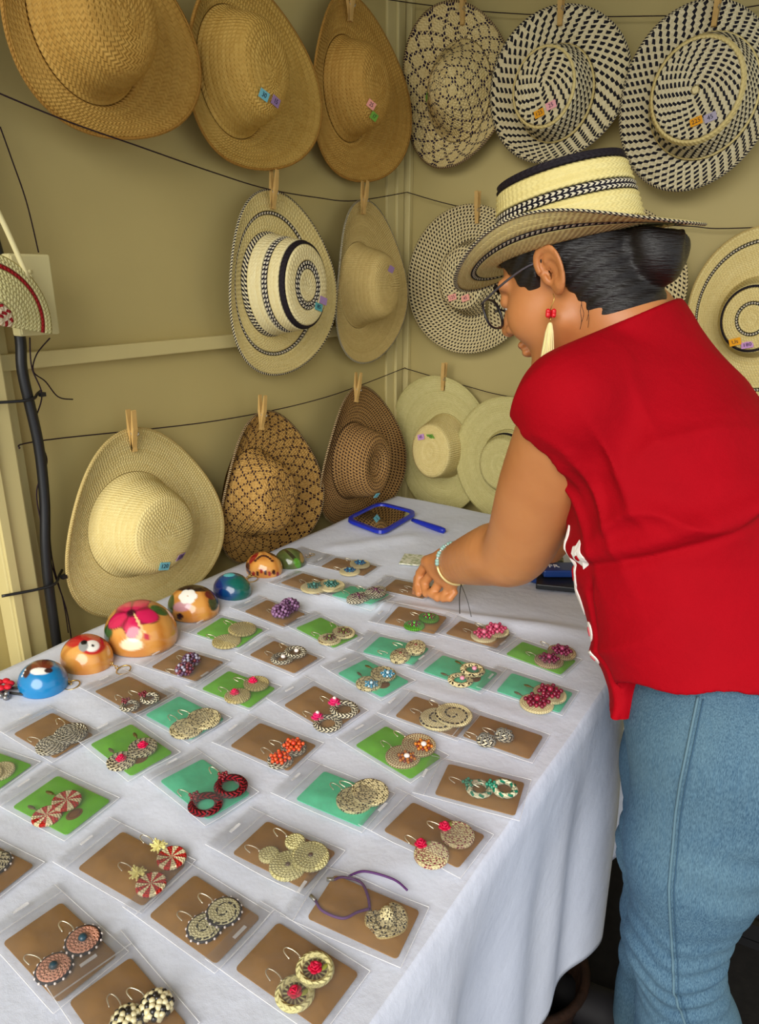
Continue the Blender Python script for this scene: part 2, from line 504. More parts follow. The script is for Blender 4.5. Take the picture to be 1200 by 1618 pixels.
def hat_parts(root, rx, ry, crx, cry, ch, style, mats, stripes=(), off=(0, 0), outline=(), bend=(), lift=0.0, h=0.0085, cw=0.0085, lat=5.0, K=(14, 26, 36), na=128, edge=0.0028, ridge=0.0022, thick=0.0022, droop=0.0):
    """Hat in local axes: a right, b up, c out of the brim plane (crown towards +c)."""
    top, side = PROF[style]
    cr = (crx + cry) / 2
    tp = catmull([(r * cr, z * ch, 0) for r, z in top], 6); sp = catmull([(r * cr, z * ch, 0) for r, z in side], 6)
    tp = [(p.x, p.y) for p in tp]; sp = [(p.x, p.y) for p in sp]
    nt = max(3, round(plen(tp) / h)); ns = max(3, round(plen(sp) / h))
    Rm = (rx + ry) / 2
    r0 = sp[-1][0]
    nb = max(3, round((Rm - r0) / h))
    pro = [(('top', q / (2 * nt)), p) for q, p in enumerate(poly_resample(tp, 2 * nt))]
    pro += [(('side', (q + 1) / (2 * ns)), p) for q, p in enumerate(poly_resample(sp, 2 * ns)[1:])]
    pro += [(('brim', (q + 1) / (2 * nb)), None) for q in range(2 * nb)]
    ph = np.linspace(0, 2 * PI, na, endpoint=False)
    Rb = rx * ry / np.sqrt((ry * np.cos(ph)) ** 2 + (rx * np.sin(ph)) ** 2)
    for amp, n, p0 in outline:
        Rb = Rb * (1 + amp * np.cos(n * ph + p0))
    bz = np.zeros(na)
    for amp, n, p0 in bend:
        bz = bz + amp * np.cos(n * ph + p0)
    ex, ey = crx / cr, cry / cr
    z0 = sp[-1][1]
    rings = []
    for i, ((zone, t), p) in enumerate(pro):
        bump = ridge if i % 2 == 1 else 0.0
        if zone != 'brim':
            r, z = p
            if zone == 'top':
                z += bump
            else:
                r += bump
            x = off[0] + r * ex * np.cos(ph); y = off[1] + r * ey * np.sin(ph)
            c = np.full(na, z)
        else:
            x0 = off[0] + r0 * ex * np.cos(ph); y0 = off[1] + r0 * ey * np.sin(ph)
            x = x0 + (Rb * np.cos(ph) - x0) * t; y = y0 + (Rb * np.sin(ph) - y0) * t
            c = z0 * (1 - t) ** 2 + lift * t + bz * t ** 1.6 + bump - droop * t * t
        rings.append(np.stack([x, y, c], 1))
    rowinfo = []
    nrow = nt + ns + nb
    for r in range(nrow):
        zone, t = pro[2 * r + 1][0]
        part = 'crown' if zone != 'brim' else 'brim'
        kk = K[0] if zone == 'top' else (K[1] if zone == 'side' else K[2])
        for si, (z, a, b, pn) in enumerate(stripes):
            if z == zone and a <= t <= b:
                part = pn + '|%d' % si
        rowinfo.append((part, kk))
    data = woven(rings, rowinfo, na, cw, lat)
    objs = {}
    for part, d in data.items():
        nm, _, si = part.partition('|')
        m = stripes[int(si)][4] if False else mats.get(nm, mats['crown'])
        me = woven_mesh(nm, d, m)
        o = put(nm, me, root)
        if nm in ('crown', 'brim') or True:
            md = o.modifiers.new('thickness', 'SOLIDIFY'); md.thickness = thick; md.offset = -1.0
        objs[nm] = o
    # bound edge of the brim
    er = rings[-1]
    nxt = np.roll(er, -1, 0); prv = np.roll(er, 1, 0)
    T = nxt - prv; T /= np.linalg.norm(T, axis=1)[:, None]
    Z = np.array([0, 0, 1.0]); O = np.cross(T, Z); O /= np.linalg.norm(O, axis=1)[:, None]
    C2 = np.cross(O, T)
    tr = []
    for k in range(7):
        a = 2 * PI * k / 6 + PI / 2
        tr.append(er + O * math.cos(a) * edge * 1.3 + C2 * (math.sin(a) * edge * 0.8) - Z * (thick * 0.5))
    d = woven(tr, [('e', 1)] * 3, na, cw * 0.8, 1)['e']
    put('brim_edge', woven_mesh('brim_edge', d, mats.get('edge', S_BIND)), root)
    return objs

TAGC = {'blue': (120, 190, 205), 'purple': (160, 130, 175), 'pink': (240, 165, 150), 'green': (120, 175, 70), 'orange': (238, 165, 40), 'lilac': (200, 150, 205), 'teal': (90, 160, 160), 'rose': (245, 175, 180), 'lav': (178, 170, 190)}
M_INK = plain((35, 35, 60), 0.8, 0.1, name='pen_ink')

def add_tags(root, objs, tags):
    from mathutils.bvhtree import BVHTree
    me = objs['crown'].data
    bv = BVHTree.FromPolygons([v.co for v in me.vertices], [p.vertices[:] for p in me.polygons])
    for (a, b, colr, txt, w, rot) in tags:
        hit, nrm, _, _ = bv.ray_cast(Vector((a, b, 0.5)), Vector((0, 0, -1)))
        if hit is None:
            continue
        if nrm.z < 0: nrm = -nrm
        # average the normal a little so braid ridges do not tilt the sticker
        for dx, dy in ((0.006, 0), (-0.006, 0), (0, 0.006), (0, -0.006)):
            h2, n2, _, _ = bv.ray_cast(Vector((a + dx, b + dy, 0.5)), Vector((0, 0, -1)))
            if h2 is not None: nrm = nrm + (n2 if n2.z > 0 else -n2)
        nrm.normalize()
        X = Vector((math.cos(rot), math.sin(rot), 0)); X = (X - nrm * X.dot(nrm)).normalized(); Y = nrm.cross(X)
        M = frame(hit + nrm * 0.0036, X, Y, nrm)
        t = MB().box((0, 0, 0), (w, w * 0.66, 0.0006)).build('price_tag', plain(TAGC[colr], 0.8, 0.1, name='sticker_paper'), root)
        t.matrix_basis = M
        if txt:
            put('handwriting', text_mesh(txt, w * 0.5, M_INK, 0.0002), t, Matrix.Translation((0, 0, 0.0006)) @ Matrix.Rotation(0.06, 4, 'Z'))

AX = {'L': ((0, 1, 0), (0, 0, 1), (1, 0, 0)), 'R': ((1, 0, 0), (0, 0, 1), (0, -1, 0))}
M_PIN = N('clothespin_wood'); M_PIN.base(M_PIN.mix(M_PIN.noise(M_PIN.obj(), 60.0, 3.0), rgb(214, 178, 110), rgb(190, 150, 84)), 0.6, 0.3); M_PIN = M_PIN.m

def prong_mesh():
    L = 0.082
    poly = [(-L * 0.42, 0.0), (-L * 0.40, 0.0062), (-L * 0.05, 0.0072), (L * 0.12, 0.0082), (L * 0.56, 0.0034), (L * 0.58, 0.0018), (L * 0.1, 0.0008), (0.0, -0.0004), (-L * 0.2, 0.0006)]
    b = MB().prism([(x, y) for x, y in poly], -0.0052, 0.0052)
    return b.mesh('prong', M_PIN)
PRONG = prong_mesh()
sp_b = MB()
sp_b.tube([(0.009 * math.cos(a) * 0.5, 0.0105 * math.sin(a), 0.006 * math.sin(2 * a) * 0.2 + 0.0056) for a in np.linspace(0, 2 * PI, 14)], 0.0009, 5)
sp_b.tube([(0.0032 * math.cos(a * 5), 0.0032 * math.sin(a * 5), -0.0055 + 0.011 * a / (2 * PI)) for a in np.linspace(0, 2 * PI, 30)], 0.0007, 5)
SPRING = sp_b.mesh('spring', M_STEEL, True)

def clothespin(wall, pos, tilt, label, spread=0.13):
    """pos: where the jaws bite (world). Local x runs from jaws up to the handles, y = out of the wall."""
    a, b, c = [Vector(q) for q in AX[wall]]
    up = (b * math.cos(tilt) + a * math.sin(tilt)).normalized()
    sidev = up.cross(c)
    root = empty('clothespin', frame(Vector(pos) + up * 0.018 + c * 0.002, up, c, sidev))
    for s in (1, -1):
        o = put('prong', PRONG, root)
        o.matrix_basis = Matrix.Rotation(s * spread, 4, 'Z') @ Matrix.Diagonal((1, s, 1, 1))
    put('spring', SPRING, root)
    return tag(root, label, 'clothespin', 'wooden clothespins holding the hats')

G_HAT = 'straw hats pegged on the booth walls'
def wall_hat(wall, c, rx, ry, label, pin=None, tags=(), name='straw_hat', yaw=0.0, tilt=0.0, roll=0.0, **kw):
    a, b, cc = [Vector(q) for q in AX[wall]]
    M = frame(c, a, b, cc) @ Matrix.Rotation(roll, 4, 'Z') @ Matrix.Rotation(yaw, 4, 'Y') @ Matrix.Rotation(tilt, 4, 'X')
    root = empty(name, M)
    tag(root, label, 'hat', G_HAT)
    objs = hat_parts(root, rx, ry, **kw)
    if tags:
        add_tags(root, objs, tags)
    return root

wall_hat('L', (-1.1300, 0.8730, 1.7578), 0.1835, 0.1627, 'golden woven straw hat with wide brim, topmost at the left edge', tags=[], off=(-0.0415, -0.0026), crx=.098,cry=.112,ch=.105,style='round',mats=dict(crown=S_GOLD2,brim=S_GOLD2,edge=S_BINDG),outline=[(.03,3,1.2)],bend=[(.018,2,.8)],h=.009,cw=.008)
wall_hat('L', (-1.1520, 1.2454, 1.7637), 0.1945, 0.1747, 'golden straw hat with blue and purple price stickers, second in the top row', tags=[(-0.0903, -0.0607, 'blue', '30', 0.024, -0.3), (-0.0585, -0.066, 'purple', '15', 0.024, -0.3)], off=(-0.0675, -0.0082), crx=.094,cry=.112,ch=.105,style='round',mats=dict(crown=S_GOLD,brim=S_GOLD,edge=S_BINDG),outline=[(.03,3,1.6)],bend=[(.02,2,.6)],h=.009,cw=.008)
wall_hat('L', (-1.1700, 1.6467, 1.8067), 0.2074, 0.2032, 'golden straw hat with pink and green stickers beside the wall corner', tags=[(-0.0985, -0.0505, 'pink', '25', 0.024, -0.3), (-0.0829, -0.0718, 'green', '17', 0.024, -0.3)], off=(-0.0663, -0.0034), crx=.09,cry=.11,ch=.10,style='round',mats=dict(crown=S_GOLD2,brim=S_GOLD2,edge=S_BINDG),outline=[(.035,3,1.6)],bend=[(.02,2,.5)],h=.009,cw=.008)
wall_hat('L', (-1.1650, 1.3174, 1.3493), 0.1835, 0.2043, 'cream straw hat with black ring bands around crown and brim on left wall', tags=[(-0.0178, -0.0405, 'teal', '85', 0.024, -0.3), (-0.0014, -0.0272, 'purple', '', 0.024, -0.3)], off=(-0.0494, 0.0058), crx=.092,cry=.112,ch=.118,style='flat',mats=dict(crown=S_CREAM,brim=S_PALE,edge=S_STITCH,chain_band=S_CHAIN,black_band=S_BLACK,stitched_band=S_STITCH),stripes=[('top',.42,.56,'chain_band'),('side',.0,.14,'black_band'),('side',.42,.55,'chain_band'),('side',.86,1.0,'stitched_band'),('brim',.42,.52,'chain_band')],bend=[(.018,2,.3)],outline=[(.02,3,1.5)],h=.0075,cw=.009)
wall_hat('L', (-1.1650, 1.6767, 1.3485), 0.1653, 0.2107, 'plain beige straw hat with black stitched edge beside the wall corner, middle row', tags=[(-0.06, 0.0441, 'purple', '', 0.024, -0.3)], off=(-0.0617, 0.0024), crx=.085,cry=.105,ch=.105,style='round',mats=dict(crown=S_BEIGE,brim=S_BEIGE,edge=S_STITCH),outline=[(.03,3,1.6)],bend=[(.016,2,.4)],h=.006,cw=.006)
wall_hat('L', (-1.1600, 0.8701, 0.8891), 0.1897, 0.1934, 'large pale straw hat with blue and purple stickers, lowest on left wall', tags=[(-0.0493, -0.0432, 'blue', '120', 0.024, -0.3), (-0.0111, -0.0349, 'purple', '125', 0.024, -0.3)], off=(-0.0333, 0.0163), crx=.1,cry=.103,ch=.11,style='round',mats=dict(crown=S_PALE,brim=S_PALE,edge=S_BIND),outline=[(.035,3,1.2),(.015,2,1.9)],bend=[(.022,2,1.0)],h=.0058,cw=.006)
wall_hat('L', (-1.1700, 1.2521, 0.8698), 0.1810, 0.1896, 'tan straw hat with dark dotted diamond lattice above the painted gourds', tags=[], off=(-0.0684, 0.0130), crx=.092,cry=.105,ch=.10,style='round',mats=dict(crown=S_LATT2,brim=S_LATT2,edge=S_BINDW),outline=[(.035,3,1.4)],bend=[(.022,2,.9)],h=.0072,cw=.0068,lat=5.0,K=(9,20,30))
wall_hat('L', (-1.1600, 1.6280, 0.8775), 0.2041, 0.1976, 'dark brown speckled straw hat with dented crown above the hand mirror', tags=[(-0.0605, -0.0779, 'blue', '7', 0.024, -0.3)], off=(-0.0611, 0.0078), crx=.09,cry=.105,ch=.095,style='dent',mats=dict(crown=S_DOTS2,brim=S_DOTS2,edge=S_BINDW),outline=[(.035,3,1.4)],bend=[(.022,2,.9)],h=.0085,cw=.0085)
wall_hat('R', (-1.0432, 1.8820, 1.8454), 0.1635, 0.1873, 'cream straw hat with purple-black dotted lattice, first right of the corner', tags=[(-0.0511, -0.0183, 'green', '', 0.024, 0.3)], off=(0.0226, -0.0101), crx=.09,cry=.112,ch=.105,style='cone',mats=dict(crown=S_LATT,brim=S_LATT,edge=S_BINDW),outline=[(.03,2,2.4),(.03,3,.5)],bend=[(.02,2,2.2)],h=.0085,cw=.0075,lat=5.0,K=(6,14,20))
wall_hat('R', (-0.7433, 1.8550, 1.8077), 0.1734, 0.1652, 'black and cream houndstooth hat with orange and pink stickers above the seller', tags=[(0.0036, -0.073, 'orange', '125', 0.024, 0.3), (0.0303, -0.059, 'rose', '25', 0.024, 0.3)], off=(0.0045, -0.0180), crx=.094,cry=.105,ch=.095,style='flat',mats=dict(crown=S_CHECK,brim=S_CHECK,edge=S_STITCH,cream_band=S_PALE,shaded_band=S_CHECK2),stripes=[('side',.0,.14,'cream_band'),('side',.15,.86,'shaded_band'),('side',.87,1.0,'cream_band')],outline=[(.02,3,1.0)],bend=[(.015,2,1.5)],h=.0095,cw=.0105)
wall_hat('R', (-0.4183, 1.8350, 1.7388), 0.1582, 0.1822, 'large black and cream checked hat with orange sticker at top right', tags=[(0.0306, -0.0594, 'orange', '225', 0.024, 0.3), (0.0568, -0.0539, 'lav', '45', 0.024, 0.3)], off=(0.0200, 0.0005), crx=.112,cry=.122,ch=.085,style='flat',mats=dict(crown=S_CHECK2,brim=S_CHECK2,edge=S_STITCH,cream_band=S_PALE,cream_centre=S_CREAM),stripes=[('top',.0,.1,'cream_centre'),('side',.0,.16,'cream_band'),('side',.87,1.0,'cream_band')],outline=[(.015,3,1.0)],bend=[(.012,2,1.5)],h=.0085,cw=.0088)
wall_hat('R', (-0.9743, 1.8750, 1.3610), 0.1943, 0.1957, "cream straw hat with small dark speckles and pink stickers behind the seller's face", tags=[(-0.0024, -0.0409, 'pink', '125', 0.024, 0.3), (0.0383, -0.042, 'pink', '45', 0.024, 0.3)], off=(0.0190, 0.0085), crx=.085,cry=.1,ch=.075,style='flat',mats=dict(crown=S_DOTS,brim=S_DOTS,edge=S_DOTS),outline=[(.01,3,1.0)],h=.009,cw=.0105)
wall_hat('R', (-0.5793, 1.8750, 1.3508), 0.1849, 0.1862, "cream speckled straw hat mostly hidden behind the seller's head", tags=[], off=(0.0065, 0.0042), crx=.085,cry=.1,ch=.075,style='flat',mats=dict(crown=S_DOTS,brim=S_DOTS,edge=S_DOTS),outline=[(.01,3,1.0)],h=.009,cw=.0105)
wall_hat('R', (-0.2249, 1.8750, 1.2865), 0.1581, 0.1922, 'pale straw hat with thin black rings at the right edge of the picture', tags=[(-0.0339, -0.0515, 'orange', 'Us', 0.024, 0.3), (-0.0085, -0.0586, 'lilac', '180', 0.024, 0.3)], off=(-0.0087, -0.0013), crx=.078,cry=.088,ch=.075,style='flat',mats=dict(crown=S_PALE,brim=S_PALE,edge=S_BIND,chain_band=S_CHAIN,black_band=S_BLACK),stripes=[('top',.42,.54,'chain_band'),('side',.0,.12,'black_band'),('brim',.70,.76,'chain_band')],h=.0058,cw=.006,outline=[(.02,2,2.0)])
wall_hat('R', (-1.0553, 1.8800, 0.8821), 0.1689, 0.2058, 'plain pale straw hat with lilac and green stickers on the lower right wall', tags=[(-0.0003, 0.0446, 'lilac', '45', 0.024, 0.3), (0.0318, 0.0522, 'green', '17', 0.024, 0.3)], off=(0.0274, 0.0035), crx=.078,cry=.098,ch=.10,style='flat',mats=dict(crown=S_PALE,brim=S_GREENISH,edge=S_GREENISH),outline=[(.03,2,2.4)],bend=[(.02,2,2.2)],h=.006,cw=.006)
wall_hat('R', (-0.8095, 1.8420, 0.8737), 0.1652, 0.1790, "pale straw hat with thin dark ring half hidden by the seller's arm", tags=[], off=(0.0059, 0.0034), crx=.078,cry=.09,ch=.06,style='flat',mats=dict(crown=S_GREENISH,brim=S_GREENISH,edge=S_GREENISH,black_band=S_BLACK),stripes=[('side',.55,.68,'black_band')],outline=[(.02,2,2.4)],h=.006,cw=.006)

# clothespins: (wall, bite point, tilt, which hat)
for w, p, t, lab in (
    ('L', (-1.1600, 1.5883, 1.9618), 0.05, 'wooden clothespin on the golden hat beside the corner'),
    ('L', (-1.1600, 1.2908, 1.5321), 0.12, 'wooden clothespin on the black-banded hat, left wall'),
    ('L', (-1.1600, 1.6373, 1.5440), 0.12, 'wooden clothespin on the beige hat with stitched edge'),
    ('L', (-1.1600, 0.8586, 1.0660), 0.03, 'wooden clothespin on the large pale hat at lower left'),
    ('L', (-1.1600, 1.2183, 1.0479), 0.12, 'wooden clothespin on the tan lattice hat'),
    ('L', (-1.1600, 1.5981, 1.0609), 0.16, 'wooden clothespin on the dark brown speckled hat'),
    ('R', (-1.0128, 1.8750, 2.0001), 0.0, 'wooden clothespin on the cream lattice hat right of the corner'),
    ('R', (-0.7404, 1.8470, 1.9479), 0.0, 'wooden clothespin on the houndstooth hat'),
    ('R', (-0.3929, 1.8270, 1.8850), 0.05, 'wooden clothespin on the large checked hat at top right'),
    ('R', (-0.9468, 1.8700, 1.5267), -0.02, 'wooden clothespin on the speckled hat left of the seller'),
    ('R', (-1.0375, 1.8700, 1.0701), 0.05, 'wooden clothespin on the plain pale hat, lower right wall'),
):
    clothespin(w, p, t, lab)

# ================================================================ table and cloth
TX0, TX1, TY0, TY1, TZ = -1.103, -0.262, -0.16, 1.725, 0.75
def ridge_line(x, y, p, q, w, hgt):
    px, py = p; qx, qy = q
    dx, dy = qx - px, qy - py
    L2 = dx * dx + dy * dy
    t = ((x - px) * dx + (y - py) * dy) / L2
    d = abs((x - px) * dy - (y - py) * dx) / math.sqrt(L2)
    return hgt * math.exp(-(d / w) ** 2) * sstep(-0.15, 0.15, t) * (1 - sstep(0.85, 1.15, t))

RIDGES = [((-0.8749, 1.0160, 0.7500)[:2], (-0.3393, 1.1791, 0.7500)[:2], 0.022, 0.009), ((-0.9970, 1.2563, 0.7500)[:2], (-0.8669, 1.4505, 0.7500)[:2], 0.03, 0.006), ((-1.0468, 0.9182, 0.7500)[:2], (-0.5474, 0.7412, 0.7500)[:2], 0.03, 0.004),
          ((-0.9702, 0.5608, 0.7500)[:2], (-0.4400, 0.4126, 0.7500)[:2], 0.03, 0.004), ((-0.5217, 0.8420, 0.7500)[:2], (-0.3007, 0.8700, 0.7500)[:2], 0.025, 0.004), ((-0.4074, 0.4156, 0.7500)[:2], (-0.2776, 0.6191, 0.7500)[:2], 0.03, 0.004)]
def cloth_h(x, y):
    n = noise.noise(Vector((x * 4.5, y * 4.5, 0.3))) * 0.0035 + noise.noise(Vector((x * 13, y * 11, 1.7))) * 0.0012
    for p, q, w, hh in RIDGES:
        n += ridge_line(x, y, p, q, w, hh)
    return TZ + 0.004 + n

g = N('white_tablecloth')
o_ = g.obj()
wv = g.noise(o_, 900.0, 2.0)
cr_ = g.noise(o_, 16.0, 4.0, 0.6)
g.base(g.mix(cr_, rgb(222, 227, 242), rgb(212, 218, 236)), 0.85, 0.15)
g.bump(g.math('ADD', g.math('MULTIPLY', wv, 0.06), cr_), 0.5, 0.006)
M_CLOTH = g.m

def tablecloth():
    drop_r, drop_f, drop_l = 0.565, 0.30, 0.22
    xs_ = list(np.linspace(TX0 - drop_l, TX0 - 0.02, 8)) + list(np.linspace(TX0, TX1 - 0.012, 72)) + [TX1 - 0.006, TX1, TX1 + 0.006, TX1 + 0.014] + list(np.linspace(TX1 + 0.025, TX1 + drop_r, 44))
    ys_ = list(np.linspace(TY0, TY1 - 0.012, 170)) + [TY1 - 0.004, TY1 + 0.006] + list(np.linspace(TY1 + 0.02, TY1 + drop_f, 10))
    vs = []
    nx, ny = len(xs_), len(ys_)
    for y in ys_:
        for x in xs_:
            ox = x - TX1 if x > TX1 else (x - TX0 if x < TX0 else 0.0)
            oy = y - TY1 if y > TY1 else 0.0
            bx_, by_ = min(max(x, TX0), TX1), min(y, TY1)
            z = cloth_h(bx_, by_)
            px, py = bx_, by_
            if ox > 0:
                d = ox
                # hanging folds: grow with the drop, sharp fronts, uneven spacing
                ph = y * 15.0 + 1.6 * math.sin(y * 4.1) + 0.9 * math.sin(y * 9.7 + 1)
                f = 0.5 + 0.5 * math.sin(ph)
                f = f ** 1.5
                f2 = 0.5 + 0.5 * math.sin(y * 31 + 2 * math.sin(y * 7))
                k = sstep(0.0, 0.30, d)
                px += 0.010 * sstep(0, 0.03, d) + k * (0.050 * (f - 0.6) + 0.010 * f2)
                py += 0.018 * k * math.cos(ph)
                z -= max(0.0, d - 0.006) * 0.995 + 0.02 * k * f
            elif ox < 0:
                px += -0.010; z -= -ox
            if oy > 0:
                k = sstep(0, 0.2, oy)
                py += 0.012 + 0.02 * k * (0.5 + 0.5 * math.sin(x * 22))
                z -= oy
            if oy > 0 and ox != 0:
                z = cloth_h(bx_, by_) - max(abs(ox), oy)
            vs.append((px, py, z))
    fs = [(j * nx + i, j * nx + i + 1, (j + 1) * nx + i + 1, (j + 1) * nx + i) for j in range(ny - 1) for i in range(nx - 1)]
    me = bpy.data.meshes.new('tablecloth')
    me.from_pydata(vs, [], fs)
    me.materials.append(M_CLOTH)
    me.polygons.foreach_set('use_smooth', [True] * len(me.polygons))
    o = put('tablecloth', me)
    md = o.modifiers.new('thickness', 'SOLIDIFY'); md.thickness = 0.0012; md.offset = -1
    return tag(o, 'white cloth draped over the long display table in soft folds', 'tablecloth')
tablecloth()

M_TABLE = plain((150, 150, 148), 0.5, 0.4, name='table_plastic')
tb = empty('folding_table', Matrix.Translation(((TX0 + TX1) / 2, (TY0 + TY1) / 2, 0)))
tag(tb, 'long folding table hidden under the white cloth', 'table')
MB().box((0, 0, TZ - 0.026), (TX1 - TX0 - 0.01, TY1 - TY0 - 0.01, 0.04)).build('tabletop', M_TABLE, tb, bevel=0.006)
for sx in (-1, 1):
    for sy in (-1, 1):
        MB().tube([(sx * 0.33, sy * 0.72, TZ - 0.05), (sx * 0.34, sy * 0.76, 0.0)], 0.014, 8).build('leg', M_TABLE, tb, True)

# ================================================================ painted gourds
gp = N('painted_gourd')
ca = gp.node('ShaderNodeVertexColor'); ca.layer_name = 'paint'
gp.base(ca.outputs[0], 0.18, 0.6)
gp.b.inputs['Coat Weight'].default_value = 0.5
M_GOURD = gp.m
CAMD = Vector((0.0, 0.0, 1.37))

def lc(c):
    return np.array([lin(c[0]), lin(c[1]), lin(c[2])])

def gourd(pos, rx, ry, h, ang, painter, label, name='painted_gourd'):
    """Half calabash dome. painter gets (p, q, w): p right, q up on the side that faces the front of the table, w towards it."""
    n, m = 88, 44
    vs = []; fs = []
    for i in range(m + 1):
        t = PI / 2 * i / m * 1.16
        r = math.sin(min(t, PI * 0.58)); z = math.cos(t)
        for k in range(n):
            a = 2 * PI * k / n
            vs.append((rx * r * math.cos(a), ry * r * math.sin(a), h * (z + 0.26) / 1.26))
    for i in range(m):
        for k in range(n):
            l = (k + 1) % n
            fs.append((i * n + k, (i + 1) * n + k, (i + 1) * n + l, i * n + l))
    fs.append(tuple(m * n + k for k in range(n))[::-1])
    me = bpy.data.meshes.new('shell')
    me.from_pydata(vs, [], fs)
    V = np.array(vs) / np.array([rx, ry, h])
    d = V / np.maximum(1e-6, np.linalg.norm(V * np.array([1, 1, 1.0]), axis=1))[:, None]
    ca_, sa_ = math.cos(ang), math.sin(ang)
    # motif axes: towards the viewer side (horizontal), right, and up
    front = np.array([ca_, sa_, 0.75]); front /= np.linalg.norm(front)
    right = np.array([-sa_, ca_, 0])
    up = np.cross(front, right)
    if up[2] < 0: up = -up
    cols = painter(d @ right, d @ up, d @ front, d)
    at = me.color_attributes.new('paint', 'FLOAT_COLOR', 'POINT')
    at.data.foreach_set('color', np.c_[cols, np.ones(len(cols))].ravel())
    me.materials.append(M_GOURD)
    me.polygons.foreach_set('use_smooth', [True] * (len(me.polygons) - 1) + [False])
    root = empty(name, Matrix.Translation((pos[0], pos[1], cloth_h(pos[0], pos[1]))))
    put('shell', me, root)
    return tag(root, label, 'painted gourd', 'painted half gourds along the table edge')

def lay(base, layers):
    out = np.array(base)
    for m, c in layers:
        m = np.clip(m, 0, 1)[:, None]
        out = out * (1 - m) + lc(c) * m
    return out
def soft(x, w=0.03):
    return 1 / (1 + np.exp(-np.clip(x / w * 4, -40, 40)))
def blob(p, q, c, r, rot=0.0):
    x, y = p - c[0], q - c[1]
    a, b = x * math.cos(rot) + y * math.sin(rot), -x * math.sin(rot) + y * math.cos(rot)
    return soft(1 - np.sqrt((a / r[0]) ** 2 + (b / r[1]) ** 2), 0.12)
def wood(d):
    k = 0.5 + 0.5 * np.sin(d[:, 0] * 9 + 3 * np.sin(d[:, 1] * 5) + 2 * d[:, 2])
    return lc((222, 158, 78)) * (1 - k[:, None]) + lc((196, 126, 52)) * k[:, None]
def flat(d, c):
    return np.tile(lc(c), (len(d), 1))

def p_hibiscus(p, q, w, d):
    cx, cy = -0.10, 0.46
    x, y = (p - cx), (q - cy)
    r = np.hypot(x, y * 1.1); a = np.arctan2(y, x)
    pet = 0.56 + 0.12 * np.cos(5 * a + 0.9)
    L = [(blob(p, q, (-0.74, 0.05), (0.17, 0.20)), (40, 92, 40)), (blob(p, q, (0.55, 0.60), (0.22, 0.12), -0.5), (52, 96, 40))]
    L += [(soft(pet + 0.03 - r, 0.03), (60, 8, 24)), (soft(pet - r, 0.03), (206, 24, 84))]
    L += [(soft(pet - r, 0.03) * (0.5 + 0.5 * np.cos(5 * a + 0.9 + PI)) ** 6 * 0.9, (120, 6, 40)), (soft(0.13 - r, 0.05), (60, 8, 30))]
    L += [(blob(p, q, (0.16, 0.14), (0.03, 0.36), 0.55), (240, 200, 140)), (blob(p, q, (0.32, -0.12), (0.09, 0.07)), (190, 30, 50)), (blob(p, q, (-0.06, -0.30), (0.3, 0.13)), (246, 226, 190))]
    return lay(wood(d), L)
def p_parrot(p, q, w, d):
    L = [(blob(p, q, (0.05, 0.72), (0.85, 0.42), 0.0), (190, 28, 32)), (blob(p, q, (0.35, 0.45), (0.42, 0.36)), (190, 28, 32)), (blob(p, q, (-0.05, 0.28), (0.5, 0.14), 0.35), (226, 160, 80)),
         (blob(p, q, (0.36, 0.42), (0.24, 0.23)), (248, 244, 236)), (blob(p, q, (0.08, 0.40), (0.17, 0.22), 0.2), (150, 152, 150)), (blob(p, q, (0.08, 0.54), (0.12, 0.10)), (20, 20, 22)), (blob(p, q, (0.40, 0.43), (0.05, 0.05)), (10, 10, 10))]
    return lay(wood(d), L)
def p_bluebird(p, q, w, d):
    L = [(blob(p, q, (0.05, 0.66), (0.46, 0.30)), (120, 50, 30)), (blob(p, q, (-0.40, 0.45), (0.16, 0.28)), (70, 30, 26)), (blob(p, q, (0.10, 0.42), (0.36, 0.15)), (244, 240, 232)), (blob(p, q, (0.42, 0.46), (0.14, 0.10)), (60, 36, 36))]
    for k in range(3):
        L.append((blob(p, q, (-0.58 + 0.03 * k, 0.26 + 0.12 * k), (0.05, 0.04)), (240, 240, 240)))
    return lay(flat(d, (14, 128, 190)), L)
def p_whiteflower(p, q, w, d):
    L = [(blob(p, q, (0.1, 0.82), (0.75, 0.26)), (36, 14, 14)), (blob(p, q, (-0.78, 0.15), (0.18, 0.4)), (44, 80, 36)), (blob(p, q, (0.78, 0.2), (0.16, 0.3)), (60, 70, 40)), (blob(p, q, (0.7, 0.5), (0.2, 0.2)), (110, 20, 26)), (blob(p, q, (-0.3, -0.02), (0.34, 0.18)), (206, 150, 160))]
    for k in range(6):
        a = 2 * PI * k / 6
        L.append((blob(p, q, (-0.10 + 0.19 * math.cos(a), 0.36 + 0.17 * math.sin(a)), (0.16, 0.15)), (250, 248, 240)))
    L += [(blob(p, q, (-0.4, -0.35), (0.12, 0.12)), (60, 30, 40))]
    return lay(wood(d), L)
def p_teal(p, q, w, d):
    k = soft(p * 0.8 + 0.2 * np.sin(6 * q) - 0.05, 0.3)[:, None]
    base = lc((14, 66, 120)) * (1 - k) + lc((10, 96, 84)) * k
    return lay(base, [(blob(p, q, (-0.7, 0.0), (0.3, 0.5)), (16, 40, 110)), (blob(p, q, (-0.1, 0.75), (0.3, 0.15)), (80, 190, 200))])
